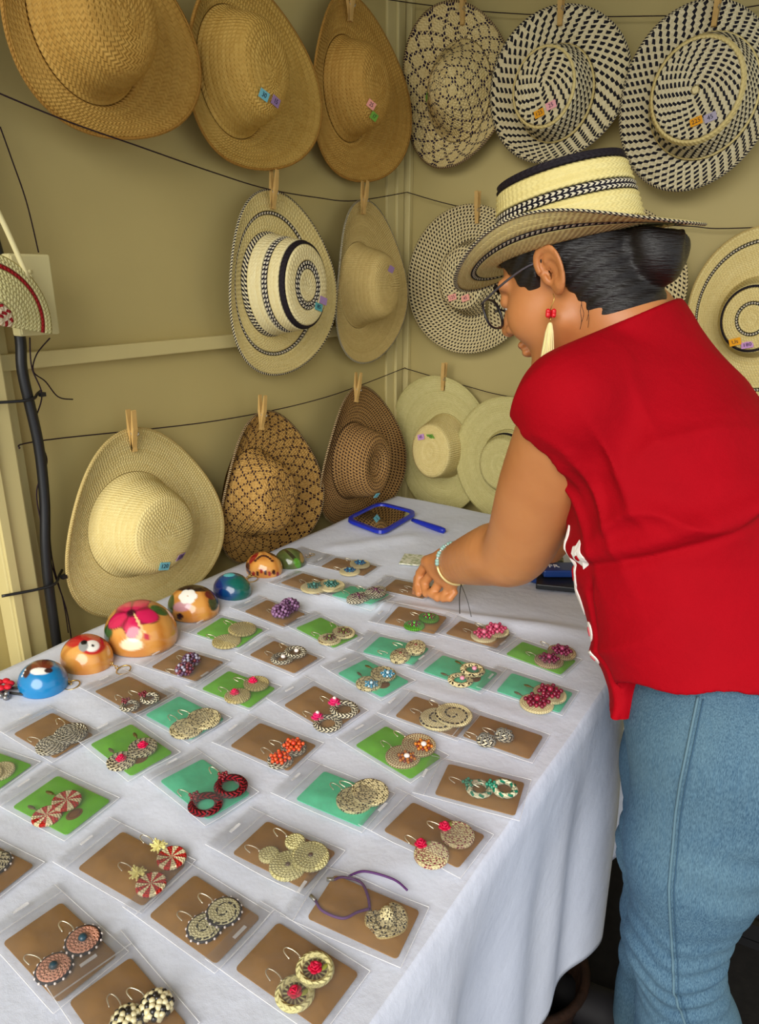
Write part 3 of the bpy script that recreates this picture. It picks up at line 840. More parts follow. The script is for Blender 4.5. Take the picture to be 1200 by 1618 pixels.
def p_pattern(p, q, w, d):
    L = [(blob(p, q, (-0.5, 0.5), (0.14, 0.42), -0.6), (140, 20, 24)), (blob(p, q, (0.5, 0.7), (0.4, 0.08), -0.5), (50, 26, 20))]
    for k in range(9):
        t = k / 8
        L.append((blob(p, q, (-0.4 + 0.85 * t, 0.28 + 0.28 * math.sin(PI * t)), (0.08, 0.07)), (66, 26, 24)))
    for k in range(8):
        L.append((blob(p, q, (-0.75 + 0.21 * k, -0.32 + 0.06 * math.cos(k * 2)), (0.09, 0.11)), (150, 40, 36) if k % 2 else (60, 28, 24)))
    L.append((blob(p, q, (-0.82, 0.05), (0.12, 0.24)), (70, 24, 26)))
    return lay(wood(d), L)
def p_green(p, q, w, d):
    k = (0.5 + 0.5 * np.sin(7 * p + 3 * q))[:, None]
    base = lc((70, 84, 40)) * (1 - k) + lc((96, 106, 62)) * k
    return lay(base, [(blob(p, q, (0.15, 0.2), (0.12, 0.8), 0.7), (46, 44, 24)), (blob(p, q, (0.45, -0.2), (0.2, 0.3), 0.5), (80, 140, 40)), (blob(p, q, (0.75, 0.3), (0.14, 0.4)), (150, 120, 70))])

FR = math.radians(-52)         # the painted sides face the front of the table
def ring_chain(root, pts, rc, rr=0.0115, flat_z=0.003):
    """split key ring plus a short chain, local coordinates of the gourd"""
    b = MB()
    for i, p in enumerate(pts):
        M = Matrix.Translation(Vector(p)) @ Matrix.Rotation(i * 1.4, 4, 'X') @ Matrix.Rotation(0.6 * i, 4, 'Z')
        b.tube([(0.0034 * math.cos(a), 0.0024 * math.sin(a), 0) for a in np.linspace(0, 2 * PI, 9)[:-1]], 0.0008, 5, M, True)
    b.build('chain', M_BRASS, root, True)
    r = MB().tube([(rc[0] + rr * math.cos(a), rc[1] + rr * math.sin(a), rc[2] + 0.002 * math.sin(a)) for a in np.linspace(0, 2 * PI, 25)[:-1]], 0.0011, 6, None, True)
    r.build('key_ring', M_BRASS, root, True)

def local(root, p):
    return tuple(Vector(p) - root.location)
def chain_to(root, p0, p1, z0, ringc):
    a = Vector(local(root, p0)); b = Vector(local(root, p1)); a.z = z0; b.z = 0.004
    pts = [tuple(a.lerp(b, k / 5)) for k in range(6)]
    c = Vector(local(root, ringc)); c.z = 0.003
    ring_chain(root, pts, tuple(c))

r_ = gourd((-0.9985, 0.5237, 0.7500), 0.040, 0.036, 0.043, FR, p_bluebird, 'blue painted half gourd with brown and white bird, on key ring')
chain_to(r_, (-0.9845, 0.5511, 0.7500), (-0.9668, 0.5496, 0.7500), 0.012, (-0.9610, 0.5490, 0.7500))
r_ = gourd((-1.0067, 0.6080, 0.7500), 0.046, 0.040, 0.050, FR, p_parrot, 'orange half gourd painted with a red parrot head, on key ring')
chain_to(r_, (-0.9828, 0.6242, 0.7500), (-0.9485, 0.6227, 0.7500), 0.010, (-0.9339, 0.6253, 0.7500))
r_ = gourd((-0.9941, 0.7099, 0.7500), 0.067, 0.060, 0.075, FR, p_hibiscus, 'largest half gourd painted with a pink hibiscus flower')
r_ = gourd((-1.0024, 0.8390, 0.7500), 0.052, 0.046, 0.053, FR, p_whiteflower, 'orange half gourd painted with a white flower and dark leaves')
r_ = gourd((-0.9991, 0.9393, 0.7500), 0.041, 0.036, 0.043, FR, p_teal, 'dark blue and green painted half gourd')
r_ = gourd((-1.0270, 1.0638, 0.7500), 0.043, 0.037, 0.045, FR, p_pattern, 'orange half gourd painted with dark red and brown patterns')
chain_to(r_, (-1.0305, 1.0276, 0.7500), (-1.0277, 1.0131, 0.7500), 0.006, (-1.0151, 1.0135, 0.7500))
r_ = gourd((-1.0109, 1.1320, 0.7500), 0.036, 0.032, 0.037, FR, p_green, 'small olive green painted half gourd')

# red and black trinket at the left edge
tr_ = empty('beaded_keychain', Matrix.Translation(Vector(((-1.0377, 0.4817, 0.7500)[0], (-1.0377, 0.4817, 0.7500)[1], cloth_h((-1.0377, 0.4817, 0.7500)[0], (-1.0377, 0.4817, 0.7500)[1])))))
tag(tr_, 'red flower keychain with black loop and steel beads at the left edge', 'keychain')
b = MB()
for k in range(6):
    b.ball((0.012 * math.cos(k * 1.05), 0.009 * math.sin(k * 1.05), 0.012), (0.008, 0.006, 0.004), 8, 5, Matrix.Rotation(0.0, 4, 'Z'))
b.build('red_flower', plain((215, 30, 50), 0.5, 0.3), tr_, True)
b = MB()
for k in range(9):
    b.ball((-0.02 + 0.006 * k, -0.012 + 0.004 * math.sin(k * 2), 0.005 + 0.002 * (k % 2)), 0.0045, 8, 5)
b.build('beads', plain((150, 150, 150), 0.3, 0.6, 0.7), tr_, True)
MB().tube(catmull([(0.005, 0, 0.006), (0.025, 0.012, 0.008), (0.045, 0.022, 0.006), (0.052, 0.018, 0.004), (0.035, 0.004, 0.005), (0.01, -0.006, 0.005)], 6), 0.0022, 6).build('loop', M_BLACK, tr_, True)

# ================================================================ hand mirror
MC = [(-1.0824, 1.4339, 0.7500), (-1.1167, 1.5695, 0.7500), (-0.9527, 1.5854, 0.7500), (-0.9303, 1.4763, 0.7500)]
c4 = [Vector(p) for p in ((-1.0807, 1.4288, 0.7500), (-1.0895, 1.6092, 0.7500), (-0.9498, 1.5940, 0.7500), (-0.9355, 1.3930, 0.7500))]
cen = (c4[0] + c4[1] + c4[2] + c4[3]) / 4
zz = cloth_h(cen.x, cen.y)
hd = (Vector((-0.8108, 1.4996, 0.7500)) - Vector((-0.9294, 1.5375, 0.7500))); hd.z = 0
hdir = hd.normalized()
mroot = empty('hand_mirror', Matrix.Translation((cen.x, cen.y, zz + 0.007)))
tag(mroot, 'square hand mirror with blue plastic frame and handle lying on the cloth', 'mirror')
def round_poly(cs, r, seg=7):
    out = []
    n = len(cs)
    for i in range(n):
        p, a, b = cs[i], cs[i - 1], cs[(i + 1) % n]
        da = (a - p).normalized(); db = (b - p).normalized()
        s = p + da * r; e = p + db * r
        for k in range(seg):
            t = k / (seg - 1)
            out.append((s * (1 - t) + p * t) * (1 - t) + (p * (1 - t) + e * t) * t)
    return out
loc4 = [Vector((p.x - cen.x, p.y - cen.y, 0)) for p in c4]
outp = round_poly(loc4, 0.035)
inp = [p * 0.86 for p in outp]
M_BLUEP = plain((24, 44, 170), 0.3, 0.5, name='blue_plastic')
b = MB()
n = len(outp)
vs = [(p.x, p.y, 0) for p in outp] + [(p.x * 0.985, p.y * 0.985, 0.008) for p in outp] + [(p.x, p.y, 0.008) for p in inp] + [(p.x, p.y, 0.004) for p in inp]
fs = []
for i in range(n):
    j = (i + 1) % n
    for k in range(3):
        fs.append((k * n + i, k * n + j, (k + 1) * n + j, (k + 1) * n + i))
fs.append(tuple(range(n))[::-1])
b.add(vs, fs)
b.build('frame', M_BLUEP, mroot)
gm = N('mirror_glass'); gm.base(rgb(235, 238, 235), 0.02, 0.5, 1.0)
b = MB(); b.add([(p.x, p.y, 0.005) for p in inp], [tuple(range(n))]); b.build('glass', gm.m, mroot)
h0 = Vector((Vector((-0.9309, 1.5303, 0.7500)).x - cen.x, Vector((-0.9309, 1.5303, 0.7500)).y - cen.y, 0.004))
h1 = Vector((Vector((-0.8171, 1.5010, 0.7500)).x - cen.x, Vector((-0.8171, 1.5010, 0.7500)).y - cen.y, 0.004))
pts = [h0.lerp(h1, t) for t in (0, 0.15, 0.35, 0.6, 0.85, 0.97, 1.0)]
MB().tube([tuple(p) for p in pts], [0.005, 0.0062, 0.007, 0.0078, 0.0084, 0.0075, 0.004], 10).build('handle', M_BLUEP, mroot, True)

# ================================================================ loose packets by the hand and under the arm
pk = Vector((-0.7894, 1.3003, 0.7500))
gpk = N('pale_printed_card'); sv = gpk.noise(gpk.obj(), 120.0, 3.0)
gpk.base(gpk.mix(gpk.ramp(sv, 0.45, 0.6), rgb(222, 222, 204), rgb(168, 176, 140)), 0.35, 0.5)
b = MB().box((0, 0, 0), (0.05, 0.062, 0.003)).build('patterned_card', gpk.m, None, bevel=0.0006)
b.matrix_basis = Matrix.Translation((pk.x, pk.y, cloth_h(pk.x, pk.y) + 0.004)) @ Matrix.Rotation(math.radians(20), 4, 'Z')
tag(b, 'pale green and white patterned card lying beside her hand', 'card')

def packet(p, size, rot, mat, name, label, cat, z=0.006, txt=None, tc=(240, 240, 240)):
    o = MB().box((0, 0, 0), size).build(name, mat, None, bevel=min(size) * 0.2)
    o.matrix_basis = Matrix.Translation((p[0], p[1], cloth_h(p[0], p[1]) + z + size[2] / 2)) @ Matrix.Rotation(rot, 4, 'Z')
    tag(o, label, cat)
    if txt:
        put('lettering', text_mesh(txt, 0.022, plain(tc, 0.6, 0.2)), o, Matrix.Translation((-0.012, 0, size[2] / 2 + 0.0006)))
    return o
gk = N('mottled_wrapper'); kn = gk.noise(gk.obj(), 90.0, 3.0)
gk.base(gk.mix(gk.ramp(kn, 0.4, 0.62), rgb(60, 62, 52), rgb(190, 180, 140)), 0.4, 0.4)
packet((-0.4669, 1.3568, 0.7500), (0.085, 0.075, 0.012), math.radians(20), plain((26, 30, 36), 0.4, 0.5), 'wallet', 'dark flat wallet under the blue packet by the shirt', 'wallet', 0.004)
packet((-0.5253, 1.4251, 0.7500), (0.085, 0.06, 0.03), math.radians(24), gk.m, 'snack_packet', 'crumpled olive and cream packet behind the arm', 'packet', 0.004)
packet((-0.4744, 1.3837, 0.7500), (0.075, 0.05, 0.016), math.radians(34), plain((28, 62, 130), 0.35, 0.5), 'blue_packet', 'dark blue packet with white letters FR beside the shirt', 'packet', 0.018, 'FR')
o = MB().tube([(-0.035, 0, 0), (-0.03, 0, 0), (0.02, 0, 0), (0.03, 0, 0), (0.042, 0, 0)], [0.004, 0.0055, 0.0055, 0.0055, 0.002], 10).build('marker_pen', plain((30, 110, 170), 0.35, 0.5), None, True)
mp = (-0.5212, 1.3439, 0.7500)
o.matrix_basis = Matrix.Translation((mp[0], mp[1], cloth_h(mp[0], mp[1]) + 0.008)) @ Matrix.Rotation(math.radians(-10), 4, 'Z')
MB().tube([(0.002, 0, 0), (0.03, 0, 0)], 0.0062, 10).build('cap', plain((20, 60, 130), 0.35, 0.5), o, True)
tag(o, 'blue marker pen lying on the cloth under her elbow', 'pen')

# ================================================================ half-moon straw purse at the left edge
S_PURSE = straw('purse_straw', (226, 218, 160), (200, 190, 126), bump=0.9)
S_RED = straw('red_straw', (176, 30, 34), (140, 16, 24), bump=0.9)
S_REDCK = straw('red_check_straw', (236, 220, 190), (220, 200, 160), (170, 30, 40), 'check', bump=0.7)
def purse(center, R):
    root = empty('straw_purse', frame(center, AX['L'][0], AX['L'][1], AX['L'][2]))
    tag(root, 'cream woven half-moon straw purse with a red stripe at left edge', 'purse')
    na = 72
    nr = 13
    rows = []
    for i in range(2 * nr + 1):
        r = R * (0.10 + 0.90 * i / (2 * nr))
        a = np.linspace(-0.20, PI - 0.1, na)
        bulge = 0.030 * math.cos(PI / 2 * (r / R) ** 1.3) + (0.0016 if i % 2 else 0)
        rows.append(np.stack([r * np.cos(a), r * np.sin(a), np.full(na, bulge) * np.sin(np.clip((a + 0.3) / (PI + 0.3) * PI, 0.02, 3.1)) ** 0.4], 1))
    for part, sel, mat in (('panel', [i for i in range(nr) if i not in (0, 1, 2, 10)], S_PURSE), ('red_stripe', [10], S_RED), ('checked_centre', [0, 1, 2], S_REDCK)):
        vs = []; fs = []; uc = []; ur = []
        for r in sel:
            n = max(2, round(R * (r + 1) / nr * PI / 0.006))
            for sub in (0, 1):
                k = len(vs)
                vs += [tuple(p) for p in rows[2 * r + sub]] + [tuple(p) for p in rows[2 * r + sub + 1]]
                for i in range(na - 1):
                    fs.append((k + i, k + na + i, k + na + i + 1, k + i + 1))
                    for a, v in ((i, sub), (i, sub + 1), (i + 1, sub + 1), (i + 1, sub)):
                        uc += [a / na * n, r + v * 0.5]; ur += [a / na, r]
        o = put(part, woven_mesh(part, (vs, fs, uc, ur), mat), root)
        md = o.modifiers.new('thickness', 'SOLIDIFY'); md.thickness = 0.012; md.offset = -1
    MB().tube(catmull([(R * 0.72, R * 0.62, 0.0), (R * 0.42, R * 1.5, 0.0), (0.0, R * 2.4, 0.0), (-R * 0.4, R * 1.5, 0.0), (-R * 0.7, R * 0.62, 0.0)], 6), 0.0045, 6).build('strap', plain((226, 214, 160), 0.7, 0.2), root, True)
    MB().tube([(R * 0.02, -0.01, 0.0), (R * 0.03, -R * 0.25, 0.0), (R * 0.05, -R * 0.5, 0.004)], 0.0022, 6).build('cord', plain((220, 200, 150), 0.7, 0.2), root, True)
    return root
purse((-1.0950, 0.5781, 1.3056), 0.105)

# ================================================================ earring cards in clear bags
def card_mat(name, c, rough=0.75):
    g = N(name)
    n = g.noise(g.obj(), 55.0, 5.0, 0.65)
    n2 = g.noise(g.obj(), 420.0, 2.0)
    col = g.mix(g.ramp(n, 0.35, 0.7), rgb(*c), rgb(*[int(v * 0.9) for v in c]))
    g.base(col, rough, 0.25)
    g.bump(g.math('ADD', n, g.math('MULTIPLY', n2, 0.3)), 0.15, 0.001)
    return g.m
M_CARD = {'K': card_mat('kraft_card', (164, 118, 52)), 'G': card_mat('lime_green_card', (112, 198, 34), 0.55), 'T': card_mat('teal_card', (90, 220, 172), 0.55)}
M_STK = card_mat('brown_oval_sticker', (132, 88, 44))
M_SILV = plain((225, 215, 190), 0.28, 0.6, 0.85, name='pale_metal_wire')
M_PEARL = plain((244, 232, 226), 0.2, 0.6, name='pearl')
M_PEARLP = plain((230, 150, 175), 0.2, 0.6, name='pink_pearl')
M_LEAFM = plain((96, 84, 40), 0.5, 0.4, 0.3, name='bronze_leaf')

def film(name):
    g = N(name)
    n = g.noise(g.obj(), 32.0, 4.0, 0.6)
    tr = g.node('ShaderNodeBsdfTransparent'); tr.inputs[0].default_value = (0.985, 0.985, 0.985, 1)
    gl = g.node('ShaderNodeBsdfGlossy'); gl.inputs['Color'].default_value = (1, 1, 1, 1); gl.inputs['Roughness'].default_value = 0.16
    df = g.node('ShaderNodeBsdfDiffuse'); df.inputs['Color'].default_value = (0.95, 0.95, 0.97, 1)
    lw = g.node('ShaderNodeLayerWeight'); lw.inputs['Blend'].default_value = 0.28
    bp = g.node('ShaderNodeBump'); bp.inputs['Strength'].default_value = 0.5; bp.inputs['Distance'].default_value = 0.006
    g.put(bp.inputs['Height'], n)
    for s in (gl.inputs['Normal'], df.inputs['Normal'], lw.inputs['Normal']):
        g.t.links.new(bp.outputs[0], s)
    m1 = g.node('ShaderNodeMixShader'); m2 = g.node('ShaderNodeMixShader')
    g.put(m1.inputs[0], 0.05); g.t.links.new(tr.outputs[0], m1.inputs[1]); g.t.links.new(df.outputs[0], m1.inputs[2])
    g.put(m2.inputs[0], g.math('MULTIPLY', lw.outputs['Fresnel'], 0.55)); g.t.links.new(m1.outputs[0], m2.inputs[1]); g.t.links.new(gl.outputs[0], m2.inputs[2])
    g.t.links.new(m2.outputs[0], g.o.inputs['Surface'])
    return g.m
M_FILM = film('clear_plastic_film')
gz = N('bag_seam'); _tr = gz.node('ShaderNodeBsdfTransparent'); _df = gz.node('ShaderNodeBsdfDiffuse'); _df.inputs[0].default_value = (0.95, 0.95, 0.97, 1)
_mx = gz.node('ShaderNodeMixShader'); _mx.inputs[0].default_value = 0.42
gz.t.links.new(_tr.outputs[0], _mx.inputs[1]); gz.t.links.new(_df.outputs[0], _mx.inputs[2]); gz.t.links.new(_mx.outputs[0], gz.o.inputs['Surface'])
M_SEAM = gz.m

CRM = (238, 224, 176)
DISC = {
    'TW': straw('rope_straw_bw', (232, 224, 200), (214, 202, 170), (26, 22, 26), 'twist'),
    'DT': straw('speckled_disc_straw', CRM, (222, 204, 150), (36, 26, 24), 'lattice'),
    'RY': straw('rayed_disc_straw', (224, 208, 150), (196, 176, 112), (110, 92, 50), 'rays'),
    'RC': straw('pale_rayed_disc', (236, 228, 170), (214, 202, 136), (150, 140, 80), 'rays'),
    'CR': straw('cream_disc_straw', CRM, (224, 206, 152)),
    'SP': straw('coil_disc_straw', CRM, (222, 204, 150), (120, 90, 60), 'spiral', K=1.3),
    'SPB': straw('black_spiral_disc', CRM, (226, 210, 156), (34, 24, 40), 'spiral', K=1.0),
    'GN': straw('green_disc_straw', (120, 200, 70), (80, 160, 40), (50, 110, 30), 'dots'),
    'BG': straw('burgundy_disc', (226, 206, 160), (200, 176, 120), (120, 24, 60), 'dots'),
    'BD': straw('brown_dot_disc', CRM, (224, 204, 150), (130, 40, 30), 'dots'),
    'GH': straw('green_white_hoop', (230, 230, 200), (214, 210, 170), (24, 130, 100), 'check'),
    'PK': straw('pink_fleck_disc', CRM, (226, 206, 156), (150, 40, 70), 'lattice'),
    'CK': straw('bw_check_disc', (232, 222, 190), (216, 202, 160), (26, 20, 22), 'check'),
    'PW': straw('red_pinwheel_disc', (240, 226, 186), (226, 206, 156), (196, 36, 26), 'pinwheel'),
    'RH': straw('red_black_plait', (160, 20, 34), (120, 10, 24), (40, 8, 14), 'twist'),
    'PKR': straw('pink_fibre_disc', (240, 180, 150), (226, 150, 124), bump=0.9),
    'SC': straw('bw_scroll_disc', (232, 224, 180), (216, 204, 150), (28, 24, 24), 'spiral', K=1.5),
}

def row_woven(rings, na, cw, lat=4.0, K=8.0, name='weave', mat=None):
    nrow = (len(rings) - 1) // 2
    d = woven(rings, [('w', K)] * nrow, na, cw, lat)['w']
    return woven_mesh(name, d, mat)

def disc_mesh(R, mat, thick=0.0035, ey=1.0, dome=0.0):
    na = 36
    ph = np.linspace(0, 2 * PI, na, endpoint=False)
    nr = max(3, round(R / (0.0048 if mat is DISC['TW'] else 0.0034)))
    rings = []
    prof = [(R * i / (2 * nr), thick + dome * (1 - (i / (2 * nr)) ** 2) + (0.0005 if i % 2 else 0)) for i in range(2 * nr + 1)]
    prof += [(R * 1.01, thick * 0.5), (R, 0.0)]
    for r, z in prof:
        rings.append(np.stack([r * np.cos(ph), r * ey * np.sin(ph), np.full(na, z)], 1))
    K = 1.0 if mat in (DISC['PW'], DISC['RY'], DISC['RC'], DISC['SPB'], DISC['SP'], DISC['SC']) else 7.0
    return row_woven(rings, na, 0.0066 if mat is DISC['TW'] else 0.0036, 3.0, K, 'earring', mat)

def hoop_mesh(R, mat, rr=0.34):
    na = 40
    ph = np.linspace(0, 2 * PI, na, endpoint=False)
    r1 = R * rr * 0.75
    rings = []
    for k in range(9):
        a = 2 * PI * k / 8 + PI
        rad = R - r1 + r1 * math.cos(a); z = 0.0035 + 0.0032 * math.sin(a)
        rings.append(np.stack([rad * np.cos(ph), rad * np.sin(ph), np.full(na, z)], 1))
    return row_woven(rings, na, 0.0060, 3.0, 7.0, 'earring', mat)

def cluster_mesh(R, cols, seed, dome=False):
    """bead ball: returns list of (mesh, colour)"""
    rnd = random.Random(seed)
    bs = [MB() for _ in cols]
    n = 46
    for i in range(n):
        z = 1 - (i + 0.5) / n * (0.98 if dome else 1.6)
        a = i * 2.39996
        s = math.sqrt(max(0, 1 - z * z))
        q = rnd.randrange(len(cols)) if not dome else (1 if i % 3 else 0)
        bs[q].ball((R * s * math.cos(a) * 0.9, R * s * math.sin(a) * 0.9, R * (0.62 if not dome else 0.1) + R * 0.62 * z), R * 0.2 if not dome else R * 0.24, 6, 4)
    return bs

def rose_mesh(R, c):
    b = MB()
    for layer, (n, rad, tilt, zz) in enumerate(((5, 0.78, 0.35, 0.10), (4, 0.5, 0.9, 0.3), (3, 0.26, 1.25, 0.5))):
        for k in range(n):
            a = 2 * PI * k / n + layer * 0.6
            M = Matrix.Rotation(a, 4, 'Z') @ Matrix.Translation((R * rad * 0.7, 0, R * zz)) @ Matrix.Rotation(-tilt, 4, 'Y')
            b.ball((0, 0, 0), (R * 0.42, R * 0.46, R * 0.13), 8, 5, M)
    b.ball((0, 0, R * 0.45), (R * 0.2, R * 0.2, R * 0.3), 8, 5)
    return b.mesh('rose', plain(c, 0.5, 0.35, name='satin_ribbon'), True)

def flower_mesh(R, cols):
    """flat flower sewn from little beads: ring of petals plus centre, two colours"""
    b1 = MB(); b2 = MB()
    for k in range(6):
        a = 2 * PI * k / 6
        for rr, s in ((0.45, 0.2), (0.78, 0.17)):
            b1.ball((R * rr * math.cos(a), R * rr * math.sin(a), R * 0.18), R * s, 6, 4)
        b2.ball((R * 0.62 * math.cos(a + 0.52), R * 0.62 * math.sin(a + 0.52), R * 0.14), R * 0.16, 6, 4)
    b2.ball((0, 0, R * 0.3), R * 0.24, 6, 4)
    return b1.mesh('bead_flower', plain(cols[0], 0.25, 0.6, name='bead'), True), b2.mesh('bead_flower', plain(cols[1], 0.25, 0.6, name='bead'), True)

HOOK = MB().tube(catmull([(0, 0.0, 0.003), (0.001, 0.005, 0.004), (0.0, 0.012, 0.005), (-0.003, 0.017, 0.006), (-0.007, 0.015, 0.006), (-0.008, 0.007, 0.004)], 4), 0.0007, 5).ball((0, 0.001, 0.003), 0.0015, 6, 4).mesh('hook', M_SILV, True)
LEAFHOOK = MB().ball((0, 0.010, 0.004), (0.0026, 0.0065, 0.0014), 8, 5).tube([(0, -0.001, 0.003), (0, 0.004, 0.004)], 0.0008, 5).mesh('hook', M_LEAFM, True)

def rounded_rect(w, l, r=0.004, seg=3):
    out = []
    for cx, cy, a0 in ((w / 2 - r, l / 2 - r, 0), (-w / 2 + r, l / 2 - r, PI / 2), (-w / 2 + r, -l / 2 + r, PI), (w / 2 - r, -l / 2 + r, 1.5 * PI)):
        for k in range(seg + 1):
            a = a0 + PI / 2 * k / seg
            out.append((cx + r * math.cos(a), cy + r * math.sin(a)))
    return out

def bag(root, w, l, seed, cz, top=0.032):
    """clear bag: two films joined at the edge, a zip line and a hang-hole header beyond the card"""
    rnd = random.Random(seed)
    W, y0, y1 = w + 0.016, -l / 2 - 0.007, l / 2 + top
    nx, ny = 9, 14
    ox = rnd.uniform(-5, 5)
    vs = []
    for j in range(ny + 1):
        for i in range(nx + 1):
            x = -W / 2 + W * i / nx; y = y0 + (y1 - y0) * j / ny
            e = min(i, nx - i, j * 1.2, (ny - j) * 0.6) / 2.0
            lift = 0.0068 * sstep(0, 1, min(1, e)) if y < l / 2 + 0.006 else 0.0022
            lift += 0.0018 * noise.noise(Vector((x * 60 + ox, y * 60, seed * 1.3))) * min(1, e + 0.4)
            vs.append((x, y, cz(x, y) + 0.0022 + max(0.0006, lift)))
    fs = [(j * (nx + 1) + i, j * (nx + 1) + i + 1, (j + 1) * (nx + 1) + i + 1, (j + 1) * (nx + 1) + i) for j in range(ny) for i in range(nx)]
    me = bpy.data.meshes.new('plastic_bag')
    me.from_pydata(vs, [], fs); me.materials.append(M_FILM)
    me.polygons.foreach_set('use_smooth', [True] * len(me.polygons))
    o = put('plastic_bag', me, root)
    b = MB()
    pts = lambda x0, ya, x1, yb, n=8: [(x0 + (x1 - x0) * k / n, ya + (yb - ya) * k / n, cz(x0 + (x1 - x0) * k / n, ya + (yb - ya) * k / n) + 0.003) for k in range(n + 1)]
    b.tube(pts(-W / 2, y0, -W / 2, y1), 0.0005, 4); b.tube(pts(W / 2, y0, W / 2, y1), 0.0005, 4)
    b.tube(pts(-W / 2, y0, W / 2, y0), 0.0005, 4); b.tube(pts(-W / 2, l / 2 + 0.012, W / 2, l / 2 + 0.012), 0.0009, 4)
    b.build('seam', M_SEAM, o)
    # euro hang slot in the header
    MB().box((0, l / 2 + 0.023, cz(0, l / 2 + 0.023) + 0.0045), (0.016, 0.0035, 0.0008)).build('hang_slot', M_SEAM, o)

